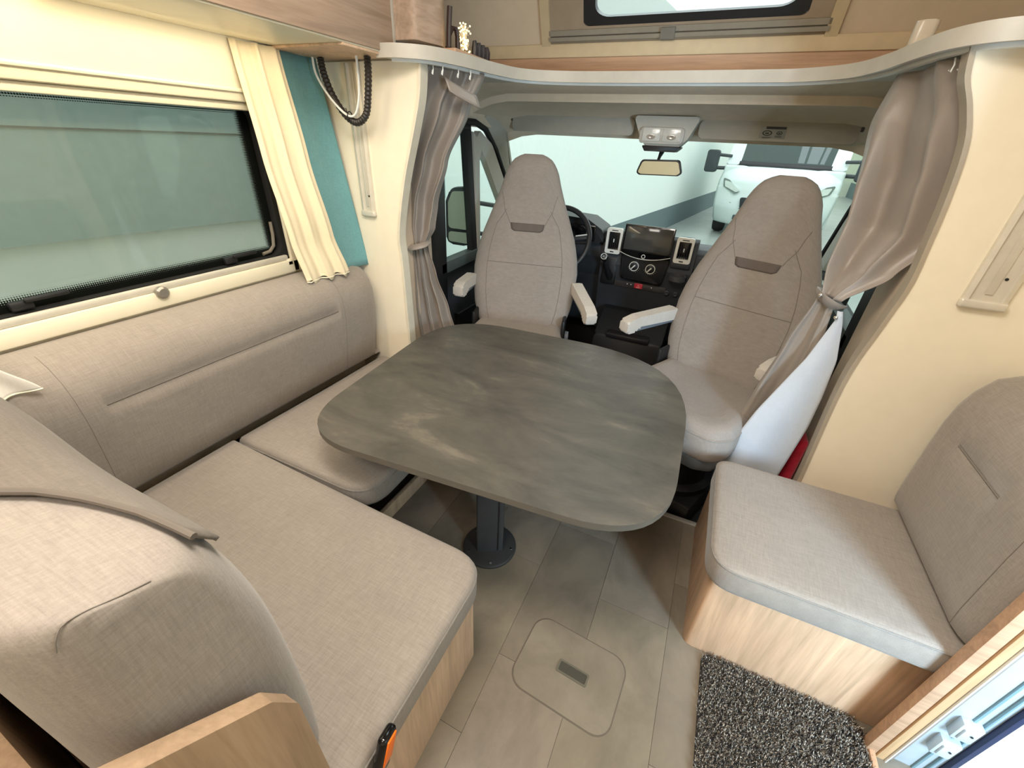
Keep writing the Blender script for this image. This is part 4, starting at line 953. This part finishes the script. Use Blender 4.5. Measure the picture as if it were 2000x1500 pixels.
# cable loop
t = thing('cable_loop', 'black corrugated cable hanging in a loop beneath the overhead cabinet', 'cable', (-1.43, 1.52, 1.53))
cp = smooth_path([(-1.552, 1.742), (-1.545, 1.69), (-1.515, 1.62), (-1.46, 1.555), (-1.405, 1.532), (-1.355, 1.56), (-1.335, 1.62), (-1.322, 1.69), (-1.318, 1.742)], 10)
b = nb(); tube(b, [(x, 1.515, z) for x, z in cp], [.0125+(.0018 if i % 2 else -.0012) for i in range(len(cp))], 10); wobj('corrugated_hose', b, plain('hose_black', (40, 36, 34), .45), t)
cp2 = smooth_path([(-1.575, 1.742), (-1.57, 1.69), (-1.53, 1.63), (-1.47, 1.575), (-1.42, 1.552), (-1.385, 1.57), (-1.36, 1.64), (-1.355, 1.742)], 8)
b = nb(); tube(b, [(x, 1.498, z) for x, z in cp2], .0045, 8); o = wobj('thin_wire', b, WHITE, t); o['label'] = 'thin white wire'
b = nb(); tube(b, [(-1.43, 1.505+.014*cos(k*pi/6), 1.552+.016*sin(k*pi/6)) for k in range(12)], .0022, 5, closed=True); tube(b, [(-1.43, 1.492, 1.565), (-1.428, 1.485, 1.578)], .002, 5); wobj('cable_tie', b, BLACK, t)

# ============================================================ SINGLE BENCH (right)
BENCH = t = thing('bench_seat', 'single grey upholstered bench seat on an oak box beside the doorway', 'bench', (.6, 1.27, 0))
b = nb(); prism(b, rpoly([(.262, 1.005), (.945, 1.005), (.945, 1.575), (.262, 1.575)], [.03, 0, 0, .01], 4), 'z', 0, .372, .002); wobj('base', b, wood('bench_oak', (214, 178, 146), 'z'), t)
cushion(BENCH, rpoly([(.232, .958), (.84, .958), (.84, 1.485), (.232, 1.485)], [.085, .01, .01, .06], 8), .373, .476, .003, .012)
t = BENCH
pb0 = [(.945, .480), (.806, .480), (.788, .494), (.783, .55), (.780, .66), (.778, .74), (.778, .792), (.778, .802), (.778, .812), (.784, .87), (.800, .93), (.830, .978), (.875, 1.000), (.945, .995)]
pb = [(x+(.012 if abs(z-.802) < .003 else .005 if abs(z-.802) < .012 else 0), z) for x, z in pb0]
b = nb(); L = []
for y in [.950, .953, .960, .975, 1.0, 1.03, 1.07, 1.155, 1.16, 1.165, 1.3, 1.36, 1.395, 1.40, 1.405, 1.46, 1.50, 1.53, 1.55, 1.558]:
    e = 1.0
    if y < 1.03: e = sqrt(max(0, 1-((1.03-y)/.082)**2))
    if y > 1.50: e = sqrt(max(0, 1-((y-1.50)/.060)**2))
    src = pb if 1.162 < y < 1.402 else pb0
    L.append([(.945+(x-.945)*(.45+.55*e), y, z-(1-e)*.05*(z > .9)) for x, z in src])
loft(b, L); t = wobj('backrest', b, LINEN, t, 60)
b = nb(); tube(b, [(.7885, 1.16+.0240*i, .802) for i in range(11)], .004, 6); wobj('groove_seam', b, SEAM, t)
for yy in (1.032,):
    b = nb(); tube(b, [(x-.0004, yy, z) for x, z in pb0[2:13]], .0010, 5); wobj('seam', b, SEAM, t)
# ------------------------------------------------ doorway
d1_ = sthing('door_1')
strips = [(.780, .806, .925, OAKP, 'oak_jamb'), (.809, .828, .922, wood('jamb_oak', (200, 164, 124), 'z'), 'oak_jamb'), (.829, .833, .917, WHITE, 'edge_strip'), (.834, .850, .932, plain('jamb_grey', (146, 134, 126), .5), 'jamb_strip'), (.851, .938, .94, TFRAME, 'frame_profile'), (.938, .950, .926, SEALM, 'door_seal')]
for x0, x1, y0, mt, nm in strips:
    b = nb(); bx(b, x0, x1, y0, .965 if x0 > .84 else .955, -.02, 1.98, .0015); obj(nm, b, mt, d1_)
b = nb(); bx(b, .895, .901, .935, .942, .0, 1.95, .001); bx(b, .918, .922, .933, .942, 0, 1.95, .001); obj('profile_groove', b, plain('groove_grey', (120, 150, 160), .4), d1_)
for z0 in (.13, .225):
    b = nb(); bx(b, .872, .915, .918, .942, z0, z0+.07, .004); bx(b, .880, .893, .913, .92, z0+.012, z0+.055, .002); obj('latch_keeper', b, TFRAME, d1_)
    b = nb(); lathe(b, [(0, 0), (.003, 0), (.003, .002), (0, .002)], (.902, .9175, z0+.035), 8, Matrix.Rotation(rad(90), 4, 'X')); obj('screw', b, BLACK, d1_)
b = nb(); bx(b, .800, 1.04, .02, .93, -.06, -.004, .003); obj('threshold', b, TFRAME, d1_)
b = nb(); bx(b, .786, .802, .02, .93, -.02, .018, .004); obj('sill_trim', b, OAKP, d1_)
b = nb(); bx(b, .985, 1.03, .02, .95, -.35, -.06, .004); obj('outer_step', b, plain('outer_panel', (140, 152, 156), .4), d1_)
# open door leaf folded outside against the body
b = nb(); prism(b, rrect(.97, 1.62, -.25, 1.85, .06, 6), 'y', .965, 1.0, .004); struct('door_4', b, plain('door_leaf', (128, 140, 146), .45))

# door mat with pile
t = thing('door_mat', 'shaggy speckled grey-brown door mat in front of the bench', 'mat', (.56, .60, 0))
b = nb(); om = rrect(.325, .785, .15, .998, .03, 5); prism(b, om, 'z', .0, .008, .002); wobj('backing', b, BLACK, t)
mm_ = bpy.data.materials.new('mat_pile'); mm_.use_nodes = True; nt = mm_.node_tree; pb_ = nt.nodes['Principled BSDF']; pb_.inputs['Roughness'].default_value = .6
oi = nt.nodes.new('ShaderNodeTexCoord'); nn = nt.nodes.new('ShaderNodeTexNoise'); nn.inputs['Scale'].default_value = 170; nn.inputs['Detail'].default_value = 1; nt.links.new(oi.outputs['Object'], nn.inputs['Vector'])
nt.links.new(ramp(nt, nn.outputs['Fac'], [(.34, lin((40, 36, 32))), (.46, lin((92, 84, 76))), (.54, lin((120, 110, 98))), (.66, lin((214, 204, 190)))]), pb_.inputs['Base Color'])
verts = []; faces = []; rr = random.Random(9)
for i in range(26000):
    x = rr.uniform(.326, .784); y = rr.uniform(.40, .997)
    if (x < .345 or x > .765) and y > .978: continue
    h = rr.uniform(.014, .026); a = rr.uniform(0, 2*pi); ln = rr.uniform(.002, .011); w = .0011; dx, dy = cos(a), sin(a)
    n0 = len(verts); X, Y_ = x-.56, y-.60
    verts += [(X-dy*w, Y_+dx*w, .006), (X+dy*w, Y_-dx*w, .006), (X+dx*ln+dy*w*.7, Y_+dy*ln-dx*w*.7, h), (X+dx*ln-dy*w*.7, Y_+dy*ln+dx*w*.7, h)]
    faces.append((n0, n0+1, n0+2, n0+3))
me = bpy.data.meshes.new('pile'); me.from_pydata(verts, [], faces); me.materials.append(mm_); po = bpy.data.objects.new('pile', me); COL.objects.link(po); po.parent = t; po['kind'] = 'stuff'

# ============================================================ RIGHT SIDE OF THE CAB: belt, red item
t = thing('seat_belt', 'black seat belt strap running down beside the right curtain', 'seat belt', (.66, 1.9, .6))
b = nb(); tube(b, [(.61, 1.965, 1.30), (.615, 1.93, 1.10), (.617, 1.88, .85), (.618, 1.80, .62)], .022, 8, flat=.08, upv=(1, 0, 0)); wobj('strap', b, BLACK, t)
b = nb(); prism(b, [(1.775, .62), (1.825, .645), (1.83, .60), (1.80, .565)], 'x', .60, .625, .003); wobj('anchor', b, BLACKG, t)
b = nb(); prism(b, rrect(-.03, .03, -.06, .06, .025, 4), 'z', -.1, .50, .02, 3)
o = obj('red_bag', b, REDC); o.location = (.537, 1.775, 0); tag(o, 'red fabric bag standing on the cab floor behind the right curtain hem', 'bag')

# exterior mirrors
def ext_mirror(sgn):
    X = (lambda x: x) if sgn < 0 else mir
    t = thing('wing_mirror', 'tall black wing mirror outside the %s cab window' % ('left' if sgn < 0 else 'right'), 'mirror', (X(-1.72), 2.78, .80))
    sh = rpoly([(-.10, .0), (.085, -.015), (.10, .18), (.09, .40), (-.055, .385), (-.095, .30)], .05, 5)
    b = nb(); prism(b, sh, 'y', 0, .09, .02, 3); M_ = Matrix.Rotation(rad(-sgn*20), 4, 'Z') @ Matrix.Scale(1 if sgn < 0 else -1, 4, (1, 0, 0))
    bmesh.ops.transform(b, matrix=M_, verts=b.verts); obj('housing', b, BLACK, t)
    b = nb(); prism(b, rpoly([(-.080, .115), (.075, .105), (.085, .37), (-.045, .365), (-.078, .29)], .03, 4), 'y', -.004, .002); bmesh.ops.transform(b, matrix=M_, verts=b.verts); obj('main_glass', b, MIRRORM, t)
    b = nb(); prism(b, rpoly([(-.082, .02), (.072, .005), (.075, .085), (-.080, .092)], .025, 4), 'y', -.004, .002); bmesh.ops.transform(b, matrix=M_, verts=b.verts); obj('wide_glass', b, MIRRORM, t)
    for z_ in (.09, .30):
        b = nb(); tube(b, [(-sgn*.06, .05, z_), (-sgn*.265, .12, z_-.02)], .026, 8, flat=.6); obj('arm', b, BLACK, t)
    return t
ext_mirror(-1); ext_mirror(1)

# ============================================================ OUTSIDE: garage and van
gz = -.40
b = nb(); bx(b, -9, 12, -6, 34, gz-.05, gz, 0); struct('floor_garage', b, GFLOOR)
d_ = Vector((1.66, 11.8)).normalized(); n_ = Vector((d_.y, -d_.x)); p0 = Vector((-1.28, 12.12))
def wall_line(bm, s0, s1, z0, z1, off0, off1):
    V = []
    for z in (z0, z1):
        for s, o_ in ((s0, off0), (s1, off0), (s1, off1), (s0, off1)):
            q = p0+d_*s+n_*o_; V.append(bm.verts.new((q.x, q.y, z)))
    for f in ((0, 1, 2, 3), (7, 6, 5, 4), (0, 4, 5, 1), (1, 5, 6, 2), (2, 6, 7, 3), (3, 7, 4, 0)): bm.faces.new([V[i] for i in f])
b = nb(); wall_line(b, -16, 20, gz, 3.6, -.2, 0); gw = struct('wall_garage_left', b, GWHITE)
b = nb(); wall_line(b, -6.2, 20, gz, .16, 0, .006); obj('painted_band', b, GGREY, gw)
b = nb(); bx(b, -3, 12, 30, 30.2, gz, 3.6, 0); struct('wall_garage_end', b, GTEAL)
b = nb(); bx(b, 6.0, 6.2, -6, 30, gz, 3.6, 0); gr_ = struct('wall_garage_right', b, GTEAL)
b = nb(); bx(b, 5.99, 6.0, -6, 30, gz, .3, 0); obj('painted_band', b, GGREY, gr_)
# grey-green layer added to the garage wall for the tones in the left window
b = nb(); wall_line(b, -16, -8.5, .985, 3.0, .005, .03); struct('added_wall_layer', b, plain('added_wall_tone', (150, 172, 172), .7))
b = nb(); wall_line(b, -16, -8.5, 1.452, 1.460, .03, .036); struct('trim_6', b, DASH)

# van
t = thing('van', 'white camper van parked facing the windscreen', 'van', (1.02, 12.3, gz), rad(-8)); t.scale = (1.16, 1.0, 1.06)
HW = 1.12
vp_ = [(0.02, .28), (-.02, .36), (-.05, .50), (-.06, .62), (-.03, .78), (.02, .92), (.05, 1.05), (.10, 1.20), (.25, 1.32), (.55, 1.45), (.80, 1.52)]
def vanp(u, v, w=HW, top=None):
    f = v*(len(vp_)-1); i = min(int(f), len(vp_)-2); k = f-i
    y = vp_[i][0]*(1-k)+vp_[i+1][0]*k; z = vp_[i][1]*(1-k)+vp_[i+1][1]*k
    s = 2*u-1; ww = w*(.90+.10*sin(min(1, v*1.6)*pi/2)); 
    return (ww*se(s, .85), y+.40*abs(s)**3.2, z-.05*abs(s)**3*(v > .6))
b = nb(); surf(b, vanp, 40, 30); obj('front_body', b, WBODY, t, 60, solid=.02)
b = nb(); bx(b, -HW, HW, .70, 4.6, .30, 1.50, .06, 3); obj('lower_body', b, WBODY, t)
b = nb(); prism(b, rpoly([(.80, 1.50), (1.55, 2.30), (1.9, 2.75), (4.6, 2.75), (4.6, 1.50)], [.02, .1, .1, .02, .02], 5), 'x', -HW*.99, HW*.99, .05, 3); obj('cabin_body', b, WBODY, t)
b = nb()
def wsp(u, v):
    s = 2*u-1; y = .735+.72*v; z = 1.505+.76*v; return ((1.0-.08*v)*s*1.02, y+.20*abs(s)**3*(1-.4*v)-.02, z+.012)
surf(b, wsp, 20, 8); vm = plain('van_windscreen', (46, 62, 58), .04); obj('windscreen', b, vm, t, 60, solid=.012)
b = nb(); surf(b, lambda u, v: (lambda p: (p[0], p[1]-.01, p[2]))(wsp(u, -.04+v*.13)), 20, 2); obj('cowl', b, BLACK, t, 60, solid=.012)
for sx in (-1, 1):
    b = nb(); hl = rpoly([(.62, .98), (.70, .93), (.98, 1.06), (1.03, 1.24), (.88, 1.20)], .03, 4)
    prism(b, [(x*sx, z) for x, z in hl], 'y', 0, .06)
    for v in b.verts: v.co.y += .40*(abs(v.co.x)/HW)**3.0+.0+(v.co.z-.95)*.35-.065
    h_ = obj('headlight', b, plain('headlight_%d' % sx, (120, 130, 126), .1, .3), t)
    b = nb(); prism(b, [(x_*.93*sx+.03*sx*.9, (z_-1.07)*.72+1.07) for x_, z_ in hl], 'y', 0, .05)
    for v in b.verts: v.co.y += .40*(abs(v.co.x)/HW)**3.0+(v.co.z-.95)*.35-.078
    obj('lens', b, plain('lens_%d' % sx, (206, 216, 210), .05, .2), h_)
    # mirrors
    b = nb(); prism(b, rrect(sx*1.40-.13, sx*1.40+.13, 1.32, 1.80, .06, 4), 'y', .62, .80, .03, 3); tube(b, [(sx*1.05, .9, 1.42), (sx*1.32, .74, 1.42)], .04, 8); tube(b, [(sx*1.05, .9, 1.68), (sx*1.32, .74, 1.70)], .035, 8); obj('wing_mirror', b, plain('van_mirror_%d' % sx, (52, 60, 62), .5), t)
    b = nb(); lathe(b, [(0, -.11), (.30, -.11), (.33, -.06), (.33, .06), (.30, .11), (0, .11)], (sx*.92, .75, .33), 24, Matrix.Rotation(rad(90), 4, 'Y')); obj('wheel', b, RUBBER, t)
    b = nb(); prism(b, [(x*sx, z) for x, z in rpoly([(.70, .66), (.90, .62), (.90, .70), (.72, .76)], .02, 3)], 'y', .0, .02)
    for v in b.verts: v.co.y += .40*(abs(v.co.x)/HW)**3.0-.075
    obj('fog_lamp', b, plain('fog_%d' % sx, (150, 166, 162), .3), t)
b = nb(); prism(b, rpoly([(-.50, .60), (.50, .60), (.56, .88), (-.56, .88)], .04, 4), 'y', -.085, -.02, .01); g_ = obj('grille', b, plain('grille_dark', (40, 48, 50), .4), t)
for k in range(5):
    b = nb(); bx(b, -.53, .53, -.095, -.085, .64+k*.052, .65+k*.052, .002); obj('grille_bar', b, DASH, g_)
b = nb(); prism(b, rrect(-.24, .24, .94, 1.0, .02, 4), 'y', -.02, .0, .004); 
for v in b.verts: v.co.y += .0
obj('badge_bar', b, SILV, t)
b = nb(); bx(b, -.60, .60, -.075, 0, .40, .50, .01); obj('lower_intake', b, plain('intake_dark', (60, 70, 72), .5), t)
b = nb(); bx(b, .18, .36, -.10, -.06, .52, .60, .004); obj('licence_plate', b, DASH, t)

for k_, (xa, xb) in enumerate(((1.35, 1.62), (1.70, 2.25), (2.33, 2.60))):
    t = thing('ceiling_lamp', ('left', 'middle', 'right')[k_]+' lamp panel under the garage roof over the parked van', 'lamp', ((xa+xb)/2, 13.0, 3.8), 0, 'garage lamps')
    b = nb(); bx(b, -(xb-xa)/2, (xb-xa)/2, -.45, .45, 0, .05, .01); obj('housing', b, WHITE, t)
    b = nb(); bx(b, -(xb-xa)/2+.01, (xb-xa)/2-.01, -.43, .43, -.012, 0, .002); obj('diffuser', b, emit('lamp_panel_%d' % k_, (240, 250, 255), 5), t)
